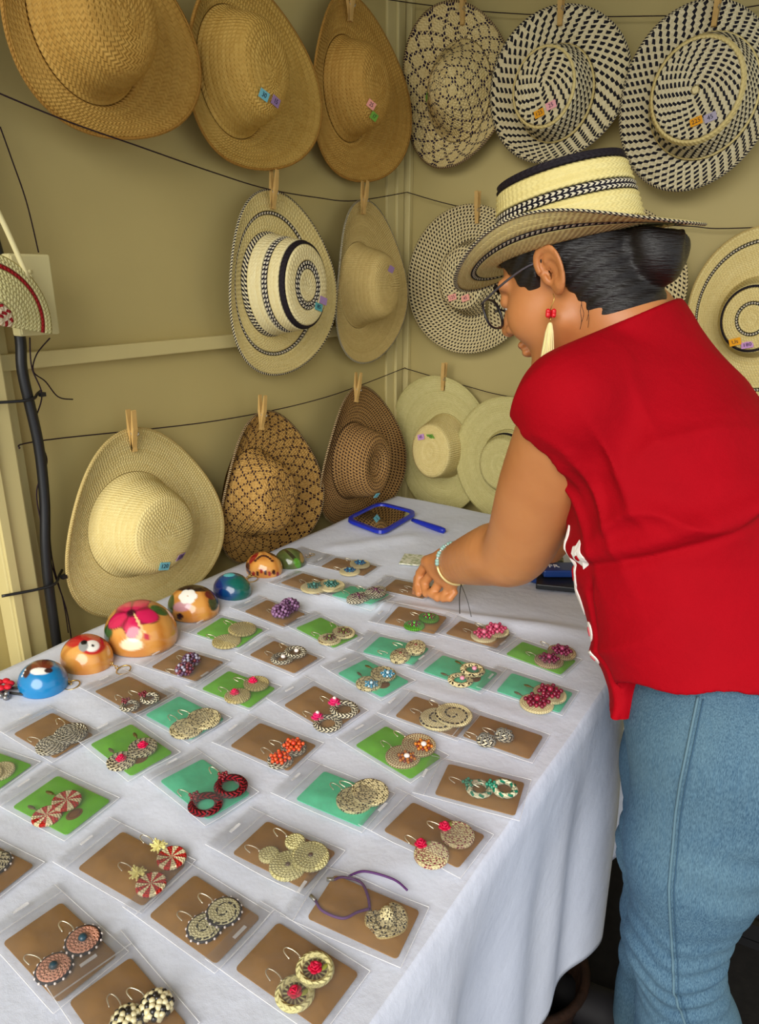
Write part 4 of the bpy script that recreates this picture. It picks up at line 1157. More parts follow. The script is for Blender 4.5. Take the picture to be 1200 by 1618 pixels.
CARDS = [
    ('K', (-0.8590, 0.5836), 0.0616, 0.1016, 1.5291, 'kraft earring card with black and white braided hoops topped by burgundy beads', [(-0.026, -0.0332), (0.0025, -0.0433)], 0.0145, dict(k='hoop',m='TW',top='beads:120,30,44')),
    ('T', (-0.7449, 0.5889), 0.0623, 0.1011, 1.5381, 'teal earring card with large cream black-speckled discs beside the painted gourds row', [(-0.0188, -0.0282), (0.0079, -0.0335)], 0.0240, dict(k='disc',m='DT')),
    ('K', (-0.8666, 0.4565), 0.0602, 0.0986, -4.7063, 'kraft earring card with black and white rope-coil discs near left edge', [(-0.016, -0.0246), (0.0102, -0.0275)], 0.0223, dict(k='disc',m='TW')),
    ('K', (-0.8573, 0.6947), 0.0673, 0.0978, -4.6151, 'kraft earring card with two purple and silver bead balls near hibiscus gourd', [(-0.0264, -0.0188), (0.0015, -0.0067)], 0.0147, dict(k='ball',c=[(90,60,90),(170,165,185),(120,50,60)])),
    ('G', (-0.8818, 0.8158), 0.0677, 0.1014, -4.6605, 'green earring card with straw-coloured rayed discs in front of the white-flower gourd', [(-0.0323, -0.0221), (0.0095, -0.0219)], 0.0252, dict(k='disc',m='RY')),
    ('G', (-0.7351, 0.6899), 0.0627, 0.0967, -4.6487, 'green earring card with straw rayed discs and bright pink roses', [(-0.0199, -0.0153), (0.0188, -0.0205)], 0.0199, dict(k='disc',m='RY',rose=(225,30,90),off=.3)),
    ('K', (-0.8913, 1.0586), 0.0703, 0.1037, 1.5501, 'kraft earring card with cream discs bearing blue-green three-leaf flowers', [(-0.0172, -0.0252), (0.0055, -0.0519)], 0.0279, dict(k='disc',m='CR',flower=[(50,100,90),(70,130,120)])),
    ('K', (-0.8895, 1.1923), 0.0627, 0.1091, -4.6241, 'kraft earring card with small cream discs and dark blue bead clusters, farthest row', [(-0.0314, -0.0209), (0.0109, -0.0217)], 0.0227, dict(k='disc',m='CR',flower=[(30,70,110),(60,130,160)])),
    ('T', (-0.7679, 1.0662), 0.0667, 0.0957, -4.7099, 'teal earring card with black and white twisted ovals and purple beads', [(-0.0259, -0.0138), (0.0123, -0.0284)], 0.0268, dict(k='oval',m='TW',flower=[(70,30,60),(100,40,70)])),
    ('K', (-0.7157, 1.1659), 0.0636, 0.0908, -4.5919, "kraft earring card under the seller's fingertips", [(-0.0238, -0.0092), (-0.0024, -0.0093)], 0.0079, dict(k='none')),
    ('K', (-0.8654, 0.9193), 0.0615, 0.1015, 1.5483, 'kraft earring card with lilac bead clusters', [(-0.0059, -0.0228), (0.0215, -0.0189)], 0.0184, dict(k='ball',c=[(120,80,120),(150,110,150),(90,50,90)])),
    ('G', (-0.7376, 0.9177), 0.0607, 0.1035, 1.3962, 'green earring card with cream coil discs and brown bead sprays', [(-0.0188, -0.0284), (0.0116, -0.0321)], 0.0207, dict(k='disc',m='SP',flower=[(100,60,50),(120,130,60)])),
    ('K', (-0.6235, 1.0419), 0.0640, 0.1004, -4.5769, 'kraft earring card with bright green beaded rounds below her hand', [(-0.0247, -0.008), (0.0062, -0.0241)], 0.0191, dict(k='disc',m='GN',flower=[(110,50,60),(90,190,60)])),
    ('K', (-0.5033, 1.0613), 0.0608, 0.0998, -4.6899, "kraft earring card with pink beaded discs near the table's right edge", [(-0.0068, -0.0146), (0.0182, -0.0267)], 0.0232, dict(k='disc',m='CR',flower=[(180,50,90),(220,110,140)],fs=.9)),
    ('K', (-0.7387, 0.8007), 0.0599, 0.1026, 1.5402, 'kraft earring card with grey striped hoops and pearl beads', [(-0.0123, -0.0083), (0.0118, -0.0163)], 0.0195, dict(k='hoop',m='TW',pearl=1)),
    ('T', (-0.5968, 0.9327), 0.0626, 0.0976, -4.6197, 'teal earring card with cream and brown beaded ovals, centre of table', [(-0.0209, -0.0192), (0.0112, -0.0321)], 0.0231, dict(k='oval',m='DT',flower=[(90,40,40),(120,60,50)])),
    ('T', (-0.5784, 0.8353), 0.0622, 0.1019, 1.3777, 'teal earring card with cream rounds and pale blue bead flowers', [(-0.0207, -0.0118), (0.0119, -0.0119)], 0.0205, dict(k='disc',m='DT',flower=[(70,140,170),(190,215,225)],st=1,off=-.4)),
    ('T', (-0.4683, 0.9273), 0.0637, 0.1037, 1.5468, 'teal earring card with cream crescents holding small pink pearls', [(-0.0278, -0.0158), (0.0055, -0.0194)], 0.0206, dict(k='hoop',m='DT',pearl=2,st=1)),
    ('T', (-0.3451, 0.9413), 0.0620, 0.1017, -4.6866, 'teal earring card with cream discs and burgundy bead flowers, rightmost', [(-0.0319, -0.0155), (-0.0015, -0.0244)], 0.0254, dict(k='disc',m='CR',flower=[(120,20,50),(150,30,60)],fs=.85,st=1)),
    ('G', (-0.3775, 1.0465), 0.0591, 0.1009, 1.4845, 'green earring card with burgundy beaded ovals against the red shirt', [(-0.006, -0.0178), (0.0292, -0.0239)], 0.0239, dict(k='disc',m='BG',flower=[(110,20,60),(160,60,100)],fs=.8)),
    ('K', (-0.4416, 0.7958), 0.0582, 0.0993, -4.6825, 'kraft earring card with large cream discs carrying a black spiral', [(-0.007, -0.0104), (0.0091, -0.0269)], 0.0273, dict(k='disc',m='SPB')),
    ('K', (-0.3376, 0.8084), 0.0591, 0.0975, -4.6480, "kraft earring card with grey silver fan knots at the table's right edge", [(-0.0256, 0.0146), (-0.0064, -0.004)], 0.0135, dict(k='fan',m='TW')),
    ('K', (-0.5930, 0.7221), 0.0636, 0.1021, 1.4328, 'kraft earring card with grey striped hoops and pink bows', [(-0.0245, -0.0373), (0.0107, -0.0359)], 0.0215, dict(k='hoop',m='TW',top='rose:220,40,110')),
    ('K', (-0.5926, 0.6131), 0.0643, 0.0998, -4.6473, 'kraft earring card with orange bead flowers on black rounds', [(-0.0225, -0.0299), (0.005, -0.0312)], 0.0173, dict(k='disc',m='TW',flower=[(225,90,40),(210,60,30)],fs=.95)),
    ('G', (-0.4431, 0.6985), 0.0616, 0.1032, 1.3918, 'green earring card with brown-dotted discs and orange petal flowers', [(-0.0069, -0.016), (0.0234, -0.0176)], 0.0234, dict(k='disc',m='BD',flower=[(210,120,30),(140,40,30)],fs=.6,pearl=1,off=-.35)),
    ('T', (-0.4514, 0.5821), 0.0613, 0.0962, -4.6640, 'teal earring card with big cream discs flecked with black dashes', [(0.002, -0.0188), (0.0194, -0.0299)], 0.0231, dict(k='disc',m='DT')),
    ('K', (-0.3147, 0.6912), 0.0624, 0.1007, -4.4945, 'kraft earring card with green and white woven hoops', [(-0.006, -0.0004), (0.0019, -0.0299)], 0.0170, dict(k='hoop',m='GH',top='beads:40,140,110')),
    ('K', (-0.3236, 0.5904), 0.0622, 0.0995, 1.5431, 'kraft earring card with pink-flecked cream discs and two crimson roses', [(-0.0339, -0.0173), (0.0075, -0.0265)], 0.0193, dict(k='disc',m='PK',rose=(205,20,70),off=.85)),
    ('K', (-0.4490, 0.4724), 0.0603, 0.0994, -4.6618, 'kraft earring card with pale green-cream rayed discs, large and small', [(-0.0151, -0.0174), (0.0057, -0.0327)], 0.0204, dict(k='disc',m='RC',small=1)),
    ('G', (-0.7439, 0.4942), 0.0623, 0.1034, 1.4566, 'green earring card with black and white rounds and magenta roses', [(-0.0243, -0.0179), (0.0075, -0.0181)], 0.0188, dict(k='disc',m='CK',rose=(215,20,80),st=1)),
    ('G', (-0.7298, 0.3805), 0.0645, 0.0979, -4.6211, 'green earring card with red and cream striped shells and oval sticker', [(-0.0242, -0.0049), (0.0022, -0.0076)], 0.0170, dict(k='disc',m='PW',st=1)),
    ('G', (-0.8740, 0.3630), 0.0620, 0.1000, -4.5371, 'green earring card with white coil disc cut by left edge', [(0.0019, -0.0253), (-0.0127, -0.0202)], 0.0186, dict(k='disc',m='CR',st=1)),
    ('T', (-0.6029, 0.4971), 0.0647, 0.0991, 1.4529, 'teal earring card with dark red plaited hoops', [(-0.0209, -0.0308), (0.019, -0.0285)], 0.0212, dict(k='hoop',m='RH',top='beads:130,16,30')),
    ('K', (-0.5761, 0.3655), 0.0623, 0.0998, -4.6315, 'kraft earring card with red and cream pinwheels under pale fringe flowers', [(-0.009, -0.039), (0.0262, -0.034)], 0.0158, dict(k='disc',m='PW',top='fringe')),
    ('K', (-0.7115, 0.2687), 0.0620, 0.1000, -4.5838, 'kraft earring card cut by the left edge with black beaded disc', [(0.0103, -0.0112), (-0.0071, -0.0061)], 0.0170, dict(k='disc',m='CK',rim=1)),
    ('K', (-0.5489, 0.2610), 0.0602, 0.0987, 1.5191, 'kraft earring card with pink discs rimmed in black and white beads', [(-0.0154, -0.0177), (0.0166, -0.0145)], 0.0150, dict(k='disc',m='PKR',rim=1,pearl=3)),
    ('K', (-0.4610, 0.3648), 0.0611, 0.0957, -4.7069, 'kraft earring card with black and white scroll discs edged with beads', [(-0.0103, -0.0117), (0.0111, -0.0169)], 0.0160, dict(k='disc',m='SC',rim=1)),
    ('K', (-0.4429, 0.2575), 0.0599, 0.0964, 1.4222, 'kraft earring card with black and cream pebbly domes, nearest at left', [(-0.0046, -0.0093), (0.0188, -0.0181)], 0.0140, dict(k='dome',c=[(34,30,28),(226,214,170)])),
    ('K', (-0.3275, 0.4555), 0.0584, 0.0986, -4.5514, 'kraft card holding a miniature straw hat pendant on a purple cord', [(0.0044, -0.0231)], 0.0214, dict(k='minihat')),
    ('K', (-0.3443, 0.3708), 0.0606, 0.0995, -4.7082, 'kraft earring card with open straw wheels and crimson roses, nearest at right', [(-0.0201, -0.0151), (0.0063, -0.017)], 0.0180, dict(k='wheel',m='RC',rose=(200,16,60))),
]

def make_card(idx, col, cen, w, l, ang, label, ear, R, sp):
    z0 = cloth_h(cen[0], cen[1])
    M = Matrix.Translation((cen[0], cen[1], z0)) @ Matrix.Rotation(ang, 4, 'Z')
    root = empty('earring_card', M)
    tag(root, label, 'earring card', 'earring cards in clear bags on the white cloth')
    rot = Matrix.Rotation(ang, 2)
    def cz(x, y):
        q = rot @ Vector((x, y))
        return max(cloth_h(cen[0] + q.x, cen[1] + q.y) - z0, -0.001) + 0.0005
    # card sheet follows the cloth a little
    poly = rounded_rect(w, l)
    zt = max(cz(x, y) for x, y in poly + [(0, 0)])
    def plane(x, y):
        return (cz(w * 0.4, 0) - cz(-w * 0.4, 0)) / (0.8 * w) * x + (cz(0, l * 0.4) - cz(0, -l * 0.4)) / (0.8 * l) * y
    lift = max(cz(x, y) - plane(x, y) for x, y in poly + [(0, 0), (w / 4, 0), (-w / 4, 0), (0, l / 4), (0, -l / 4)]) + 0.0006
    n = len(poly)
    vs = [(x, y, plane(x, y) + lift) for x, y in poly] + [(x, y, plane(x, y) + lift + 0.0009) for x, y in poly]
    b = MB().add(vs, [tuple(range(n))[::-1], tuple(range(n, 2 * n))] + [(i, (i + 1) % n, n + (i + 1) % n, n + i) for i in range(n)])
    b.build('card', M_CARD[col], root)
    top = lambda x, y: plane(x, y) + lift + 0.001
    if sp.get('st'):
        sx, sy = (-w * 0.08, -l * 0.30)
        s = MB().lathe([(0, 0.0006), (0.0105, 0.0006), (0.0105, 0)], 20, frame((sx, sy, top(sx, sy)), (1, 0, 0), (0, 0.75, 0), (0, 0, 1))).build('oval_sticker', M_STK, root)
        rg = MB().tube([(sx + 0.0075 * math.cos(a), sy + 0.0053 * math.sin(a), top(sx, sy) + 0.0007) for a in np.linspace(0, 2 * PI, 17)[:-1]], 0.0003, 4, None, True)
        rg.build('printed_ring', plain((70, 40, 20), 0.7, 0.2), s)
    bag(root, w, l, idx, lambda x, y: max(cz(x, y), top(x, y) if abs(x) < w / 2 and abs(y) < l / 2 else -1), 0.030 + 0.004 * math.sin(idx * 2.1))
    k = sp['k']
    rnd = random.Random(idx * 7 + 1)
    rose_me = rose_mesh(min(R * 0.42, 0.0105), sp['rose']) if 'rose' in sp else None
    fl = flower_mesh(R * sp.get('fs', 0.62), sp['flower']) if 'flower' in sp else None
    main = None
    if k in ('disc',): main = disc_mesh(R, DISC[sp['m']])
    elif k == 'oval': main = disc_mesh(R, DISC[sp['m']], 0.006, 0.72, 0.003)
    elif k == 'hoop': main = hoop_mesh(R, DISC[sp['m']])
    elif k == 'fan': main = disc_mesh(R, DISC[sp['m']], 0.003, 1.0, 0.008)
    elif k == 'wheel':
        main = hoop_mesh(R, DISC[sp['m']], 0.26)
    for e, (x, y) in enumerate(ear):
        tz = top(x, y) + 0.0004 + 0.0034 * e * (k not in ('ball', 'none'))
        Me = Matrix.Translation((x, y, tz)) @ Matrix.Rotation(0.05 * e, 4, 'X') @ Matrix.Rotation(rnd.uniform(-0.25, 0.25), 4, 'Z')
        if k in ('ball', 'dome'):
            bs = cluster_mesh(R, sp['c'], idx + e, k == 'dome')
            er = put('earring', bs[0].mesh('earring', plain(sp['c'][0], 0.25, 0.6, name='bead'), True), root, Me)
            for q in range(1, len(bs)):
                put('beads', bs[q].mesh('beads', plain(sp['c'][q], 0.25, 0.6, name='bead'), True), er)
        elif k == 'none':
            er = put('earring', HOOK, root, Me); continue
        elif k == 'minihat':
            er = empty('pendant', Me); er.parent = root
            hat_parts(er, R, R * 0.97, R * 0.46, R * 0.46, R * 0.75, 'cone', dict(crown=DISC['DT'], brim=DISC['DT'], edge=S_BIND), h=0.0034, cw=0.0036, lat=3.0, K=(5, 7, 9), na=40, edge=0.0009, ridge=0.0005, thick=0.001, bend=[(0.0015, 3, 0.4)])
            cord = MB().tube(catmull([(0, R * 0.95, 0.002), (0.010, R + 0.008, 0.004), (0.020, R + 0.024, 0.005), (0.016, R + 0.044, 0.004), (0.008, R + 0.050, 0.004)], 6), 0.0015, 6)
            cord.tube(catmull([(0, R * 0.95, 0.002), (-0.012, R + 0.006, 0.004), (-0.026, R + 0.014, 0.004), (-0.030, R + 0.036, 0.004), (-0.024, R + 0.050, 0.004)], 6), 0.0015, 6)
            cord.tube(catmull([(0.020, R + 0.040, 0.004), (0.036, R + 0.030, 0.003), (0.044, 0.02, 0.003), (0.040, 0.0, 0.003)], 6), 0.0013, 6)
            cord.build('cord', plain((92, 48, 110), 0.5, 0.4, name='purple_cord'), er, True)
            MB().tube([(-0.024, R + 0.050, 0.004), (-0.022, R + 0.058, 0.004)], 0.0022, 6).tube([(0.008, R + 0.050, 0.004), (0.004, R + 0.057, 0.004)], 0.0022, 6).build('clasp', M_STEEL, er, True)
            continue
        else:
            er = put('earring', main, root, Me)
        if k == 'wheel':
            b = MB()
            for q in range(14):
                a = 2 * PI * q / 14
                b.tube([(R * 0.2 * math.cos(a), R * 0.2 * math.sin(a), 0.003), (R * 0.8 * math.cos(a + 0.05), R * 0.8 * math.sin(a + 0.05), 0.003)], [R * 0.03, R * 0.07], 5)
            b.build('spokes', DISC['RC'], er, True)
            MB().ball((R * 0.35, -R * 0.35, 0.005), (R * 0.28, R * 0.13, R * 0.05), 8, 5).build('leaf', plain((150, 150, 60), 0.6, 0.3), er, True)
        if k == 'fan':
            b = MB()
            for q in range(7):
                a = 2 * PI * q / 7
                b.tube(catmull([(0, 0, 0.010), (R * 0.5 * math.cos(a), R * 0.5 * math.sin(a), 0.010), (R * 0.98 * math.cos(a + 0.3), R * 0.98 * math.sin(a + 0.3), 0.004)], 3), 0.0012, 5)
            b.build('ribs', plain((120, 118, 112), 0.5, 0.4), er, True)
        if rose_me is not None:
            oy = sp.get('off', 0.0)
            put('rose', rose_me, er, Matrix.Translation((0, R * oy, 0.0045)) @ Matrix.Rotation(e * 1.1, 4, 'Z'))
            if oy > 0.5:
                MB().ball((R * 0.32, R * oy - 0.003, 0.0035), (0.007, 0.003, 0.0012), 8, 5).build('leaf', plain((150, 160, 80), 0.6, 0.3), er, True)
        if fl is not None:
            oy = sp.get('off', 0.0)
            f1 = put('bead_flower', fl[0], er, Matrix.Translation((0, R * oy, 0.004)))
            put('bead_flower', fl[1], er, Matrix.Translation((0, R * oy, 0.004)))
        pe = sp.get('pearl')
        if pe:
            off = R * sp.get('off', 0.0) if fl is not None else (-R * 0.15 if k == 'hoop' else 0)
            MB().ball((0, off, 0.0085 if pe != 3 else 0.006), (0.0042, 0.0042, 0.0034), 10, 6).build('pearl', M_PEARL if pe == 1 else (M_PEARLP if pe == 2 else plain((40, 70, 84), 0.3, 0.5)), er, True)
        if sp.get('rim'):
            b = MB()
            for q in range(14):
                a = 2 * PI * q / 14
                b.ball((R * 1.12 * math.cos(a), R * 1.12 * math.sin(a), 0.002), 0.0014, 6, 4)
            b.build('rim_beads', M_PEARL, er, True)
            MB().tube([(R * 1.02 * math.cos(a), R * 1.02 * math.sin(a), 0.002) for a in np.linspace(0, 2 * PI, 29)[:-1]], 0.0018, 5, None, True).build('rim', plain((34, 28, 36), 0.6, 0.3), er, True)
        tp = sp.get('top', '')
        hy = R
        if tp.startswith('beads'):
            c = tuple(int(v) for v in tp[6:].split(','))
            b = MB()
            for q in range(9):
                b.ball((0.0045 * math.cos(q * 2.4) * (q / 9) ** 0.5 * 1.6, R * 0.95 + 0.0045 * math.sin(q * 2.4) * (q / 9) ** 0.5 * 1.6, 0.006), 0.0024, 6, 4)
            b.build('top_beads', plain(c, 0.25, 0.6, name='bead'), er, True); hy = R + 0.006
        elif tp.startswith('rose'):
            c = tuple(int(v) for v in tp[5:].split(','))
            put('bow', rose_mesh(R * 0.5, c), er, Matrix.Translation((0, R * 0.95, 0.004)))
            MB().ball((0, R * 0.95, 0.013), 0.0028, 8, 5).build('pearl', M_PEARL, er, True); hy = R + 0.007
        elif tp == 'fringe':
            b = MB()
            for q in range(26):
                a = q * 2.39996; rr = R * 0.62 * (0.6 + 0.4 * (q % 3) / 2)
                b.tube([(0, R * 1.45, 0.004), (rr * math.cos(a), R * 1.45 + rr * math.sin(a), 0.003 + 0.004 * (q % 4) / 3)], [0.001, 0.0012], 4)
            b.build('fringe_flower', plain((226, 216, 140), 0.7, 0.2), er); hy = R * 2.0
        if sp.get('small'):
            me = disc_mesh(R * 0.56, DISC['RC'])
            put('small_disc', me, er, Matrix.Translation((0.002, R * 1.35, 0.0)))
            MB().ball((0, 0, 0.004), (0.003, 0.003, 0.002), 8, 5).build('bead', plain((90, 70, 60), 0.3, 0.6), er, True)
            hy = R * 1.9
        put('hook', LEAFHOOK if sp.get('st') else HOOK, er, Matrix.Translation((0, hy, 0)))

for i_, c_ in enumerate(CARDS):
    make_card(i_, *c_)

# tiny clear bag with two pearl studs between the green gourd and the far cards
q_ = (-1.0011, 1.1945, 0.7500)
pb = empty('pearl_stud_bag', Matrix.Translation((q_[0], q_[1], cloth_h(q_[0], q_[1]))) @ Matrix.Rotation(1.55, 4, 'Z'))
tag(pb, 'small clear bag with two pearl rings beside the olive gourd', 'earring bag')
bag(pb, 0.05, 0.06, 91, lambda x, y: 0.0)
for sx in (-0.006, 0.008):
    r_e = MB().tube([(sx + 0.006 * math.cos(a), 0.004 + 0.006 * math.sin(a), 0.003) for a in np.linspace(0, 2 * PI, 17)[:-1]], 0.0008, 5, None, True).build('ring', M_BRASS, pb, True)
    MB().ball((sx, 0.010, 0.004), 0.003, 8, 5).build('pearl', M_PEARL, r_e, True)

# ================================================================ the seller
def A(*p):
    return np.array(p, float)
def nrm(v):
    return v / np.linalg.norm(v)
def cone(P, a, b, ra, rb):
    a = np.asarray(a, float); b = np.asarray(b, float)
    ba = b - a
    t = np.clip(((P - a) @ ba) / (ba @ ba), 0, 1)
    return np.linalg.norm(P - a - t[:, None] * ba, axis=1) - (ra + (rb - ra) * t)
def ell(P, c, B, r):
    """ellipsoid; B rows are its axes"""
    r = np.asarray(r, float)
    q = (P - np.asarray(c, float)) @ np.asarray(B).T
    k0 = np.linalg.norm(q / r, axis=1); k1 = np.linalg.norm(q / (r * r), axis=1)
    return k0 * (k0 - 1) / np.maximum(k1, 1e-9)
def smin(a, b, k):
    h = np.clip(0.5 + 0.5 * (b - a) / k, 0, 1)
    return b + (a - b) * h - k * h * (1 - h)
def smax(a, b, k):
    return -smin(-a, -b, k)
def chain(P, pts, rs, k):
    d = None
    for i in range(len(pts) - 1):
        e = cone(P, pts[i], pts[i + 1], rs[i], rs[i + 1])
        d = e if d is None else smin(d, e, k)
    return d

def limb(P, pts, rs, per=5):
    """one smooth tapering tube through the joints"""
    q = [Vector((p[0], p[1], p[2], r)) for p, r in zip(pts, rs)]
    q = [np.array(v) for v in catmull(q, per)]
    d = None
    for u, v in zip(q[:-1], q[1:]):
        e = cone(P, u[:3], v[:3], u[3], v[3])
        d = e if d is None else np.minimum(d, e)
    return d

def surface_net(fun, lo, hi, step, coarse=4, margin=1.0):
    """mesh of fun = 0, evaluated only near the surface"""
    lo = np.asarray(lo, float); hi = np.asarray(hi, float)
    nc = np.ceil((hi - lo) / (step * coarse)).astype(int)
    nf = nc * coarse + 1
    cs = step * coarse
    gx, gy, gz = [lo[i] + cs * (np.arange(nc[i]) + 0.5) for i in range(3)]
    Cp = np.stack(np.meshgrid(gx, gy, gz, indexing='ij'), -1).reshape(-1, 3)
    dc = fun(Cp).reshape(nc)
    near = np.abs(dc) < cs * 0.87 * 1.15 * margin + step
    V = np.full(nf, 1.0, np.float32)
    sgn = np.repeat(np.repeat(np.repeat(np.where(dc < 0, -1.0, 1.0).astype(np.float32), coarse, 0), coarse, 1), coarse, 2)
    V[:-1, :-1, :-1] = sgn
    mask = np.zeros(nf, bool)
    m = np.repeat(np.repeat(np.repeat(near, coarse, 0), coarse, 1), coarse, 2)
    mask[:-1, :-1, :-1] |= m; mask[1:, :-1, :-1] |= m; mask[:-1, 1:, :-1] |= m; mask[:-1, :-1, 1:] |= m; mask[1:, 1:, 1:] |= m; mask[1:, 1:, :-1] |= m; mask[1:, :-1, 1:] |= m; mask[:-1, 1:, 1:] |= m
    idx = np.argwhere(mask)
    vals = np.empty(len(idx), np.float32)
    for s in range(0, len(idx), 400000):
        vals[s:s + 400000] = fun(lo + step * idx[s:s + 400000])
    V[mask] = vals
    ins = V < 0
    a = ins[:-1, :-1, :-1].astype(np.int8)
    cnt = a.copy()
    for dx, dy, dz in ((1,0,0),(0,1,0),(0,0,1),(1,1,0),(1,0,1),(0,1,1),(1,1,1)):
        cnt += ins[dx:nf[0]-1+dx, dy:nf[1]-1+dy, dz:nf[2]-1+dz]
    act = (cnt > 0) & (cnt < 8)
    cid = -np.ones(act.shape, np.int32)
    ci = np.argwhere(act)
    cid[act] = np.arange(len(ci))
    acc = np.zeros((len(ci), 3)); num = np.zeros(len(ci))
    corners = [np.array(c) for c in ((0,0,0),(1,0,0),(0,1,0),(0,0,1),(1,1,0),(1,0,1),(0,1,1),(1,1,1))]
    for ax in range(3):
        e = np.eye(3, dtype=int)[ax]
        for c in corners:
            if c[ax] == 1: continue
            p = ci + c; q = p + e
            v0 = V[p[:, 0], p[:, 1], p[:, 2]]; v1 = V[q[:, 0], q[:, 1], q[:, 2]]
            x = (v0 < 0) != (v1 < 0)
            t = v0[x] / (v0[x] - v1[x])
            acc[x] += c + t[:, None] * e
            num[x] += 1
    verts = lo + step * (ci + acc / np.maximum(num, 1)[:, None])
    faces = []
    for ax in range(3):
        e = np.eye(3, dtype=int)[ax]
        u, w = np.eye(3, dtype=int)[(ax + 1) % 3], np.eye(3, dtype=int)[(ax + 2) % 3]
        sl0 = tuple(slice(0, -1) if i == ax else slice(1, -1) for i in range(3))
        sl1 = tuple(slice(1, None) if i == ax else slice(1, -1) for i in range(3))
        A0, A1 = ins[sl0], ins[sl1]
        ed = np.argwhere(A0 != A1) + (np.array([1, 1, 1]) - e)
        s = A0[A0 != A1]
        g = lambda o: cid[tuple((ed - o).T)]
        q = np.stack([g(u + w), g(w), g(0 * u), g(u)], 1)
        q[~s] = q[~s][:, ::-1]
        faces.append(q)
    F_ = np.concatenate(faces)
    F_ = F_[(F_ >= 0).all(1)]
    return verts, F_

def relax(V, F, it=2, lam=0.5):
    E = np.concatenate([F[:, [0, 1]], F[:, [1, 2]], F[:, [2, 3]], F[:, [3, 0]]])
    n = len(V)
    for _ in range(it):
        S = np.zeros_like(V); c = np.zeros(n)
        np.add.at(S, E[:, 0], V[E[:, 1]]); np.add.at(S, E[:, 1], V[E[:, 0]])
        np.add.at(c, E[:, 0], 1); np.add.at(c, E[:, 1], 1)
        V = V + lam * (S / np.maximum(c, 1)[:, None] - V)
    return V

def net_obj(name, fun, lo, hi, step, mat, parent, smooth_it=1, margin=1.0):
    V, F = surface_net(fun, lo, hi, step, margin=margin)
    V = relax(V, F, smooth_it)
    me = bpy.data.meshes.new(name)
    me.vertices.add(len(V)); me.vertices.foreach_set('co', V.ravel().astype(np.float32))
    me.loops.add(F.size); me.loops.foreach_set('vertex_index', F.ravel().astype(np.int32))
    me.polygons.add(len(F)); me.polygons.foreach_set('loop_start', np.arange(0, F.size, 4, dtype=np.int32))
    me.update(calc_edges=True); me.validate()
    me.polygons.foreach_set('use_smooth', [True] * len(me.polygons))
    me.materials.append(mat)
    return put(name, me, parent)

# ---- materials
g = N('skin')
sn = g.noise(g.obj(), 9.0, 4.0); sf = g.noise(g.obj(), 420.0, 3.0)
g.base(g.mix(g.ramp(sn, 0.3, 0.7), rgb(204, 138, 84), rgb(184, 116, 66)), 0.42, 0.45)
g.b.inputs['Subsurface Weight'].default_value = 0.12
g.b.inputs['Subsurface Radius'].default_value = (0.6, 0.25, 0.12)
g.b.inputs['Subsurface Scale'].default_value = 0.012
g.bump(sf, 0.1, 0.001)
M_SKIN = g.m
g = N('red_cotton')
o_ = g.obj()
wv = g.noise(o_, 700.0, 2.0); md_ = g.noise(o_, 13.0, 4.0, 0.55); em = g.noise(o_, 60.0, 3.0)
g.base(g.mix(md_, rgb(170, 0, 20), rgb(148, 0, 15)), 0.82, 0.12)
g.bump(g.math('ADD', g.math('MULTIPLY', wv, 0.08), g.math('ADD', md_, g.math('MULTIPLY', em, 0.12))), 0.45, 0.010)
M_RED = g.m
g = N('denim')
o_ = g.obj()
x_, y_, z_ = g.xyz(o_)
tw = g.noise(g.vec(g.math('MULTIPLY', x_, 900.0), g.math('MULTIPLY', y_, 900.0), g.math('MULTIPLY', z_, 160.0)), 1.0, 3.0, 0.6)
fade = g.noise(o_, 7.0, 3.0); slub = g.noise(g.vec(g.math('MULTIPLY', x_, 260.0), g.math('MULTIPLY', y_, 260.0), g.math('MULTIPLY', z_, 30.0)), 1.0, 2.0)
col = g.mix(g.ramp(tw, 0.3, 0.7), rgb(44, 72, 98), rgb(98, 130, 150))
col = g.mix(g.math('MULTIPLY', g.ramp(fade, 0.4, 0.75), 0.45), col, rgb(104, 132, 142))
col = g.mix(g.math('MULTIPLY', g.ramp(slub, 0.5, 0.8), 0.3), col, rgb(60, 96, 124))
g.base(col, 0.85, 0.12)
g.bump(tw, 0.25, 0.0008)
M_DENIM = g.m
g = N('black_hair')
x_, y_, z_ = g.xyz(g.obj())
st = g.noise(g.vec(g.math('MULTIPLY', x_, 60.0), g.math('MULTIPLY', y_, 60.0), g.math('MULTIPLY', z_, 500.0)), 1.0, 4.0)
g.base(g.mix(st, rgb(10, 8, 8), rgb(30, 24, 22)), 0.42, 0.5)
g.bump(st, 0.6, 0.003)
M_HAIR = g.m
M_LIP = plain((150, 80, 66), 0.45, 0.4, name='lips')
M_BROW = plain((24, 17, 14), 0.8, 0.1, name='eyebrow_hair')
M_EYE = plain((236, 228, 220), 0.2, 0.5, name='eyeball')

# ---- head frame
UPZ = A(0, 0, 1)
yw = math.radians(34.1)
Fh_ = A(-math.sin(yw), math.cos(yw), 0); Rr_ = A(math.cos(yw), math.sin(yw), 0)
az = math.radians(-50); pit = math.radians(24)
fh = Fh_ * math.cos(az) + Rr_ * math.sin(az)
HF = fh * math.cos(pit) - UPZ * math.sin(pit)
HU = UPZ * math.cos(pit) + fh * math.sin(pit)
HL = np.cross(HU, HF)
EAR = A(-0.3545, 0.9121, 1.3758)
HC = EAR + 0.012 * HF - 0.074 * HL
HB = np.stack([HF, HL, HU])
def hp(f, l, u):
    return HC + f * HF + l * HL + u * HU
NECK = A(-0.285, 1.035, 1.300)

# ---- arm joints
LS = A(-0.2969, 0.8645, 1.2209); LE = A(-0.4099, 0.9925, 0.9665); LW = A(-0.5939, 1.1271, 0.8506)
RS = A(-0.305, 1.150, 1.215); RE = A(-0.390, 1.315, 0.985); RW = A(-0.500, 1.395, 0.815)

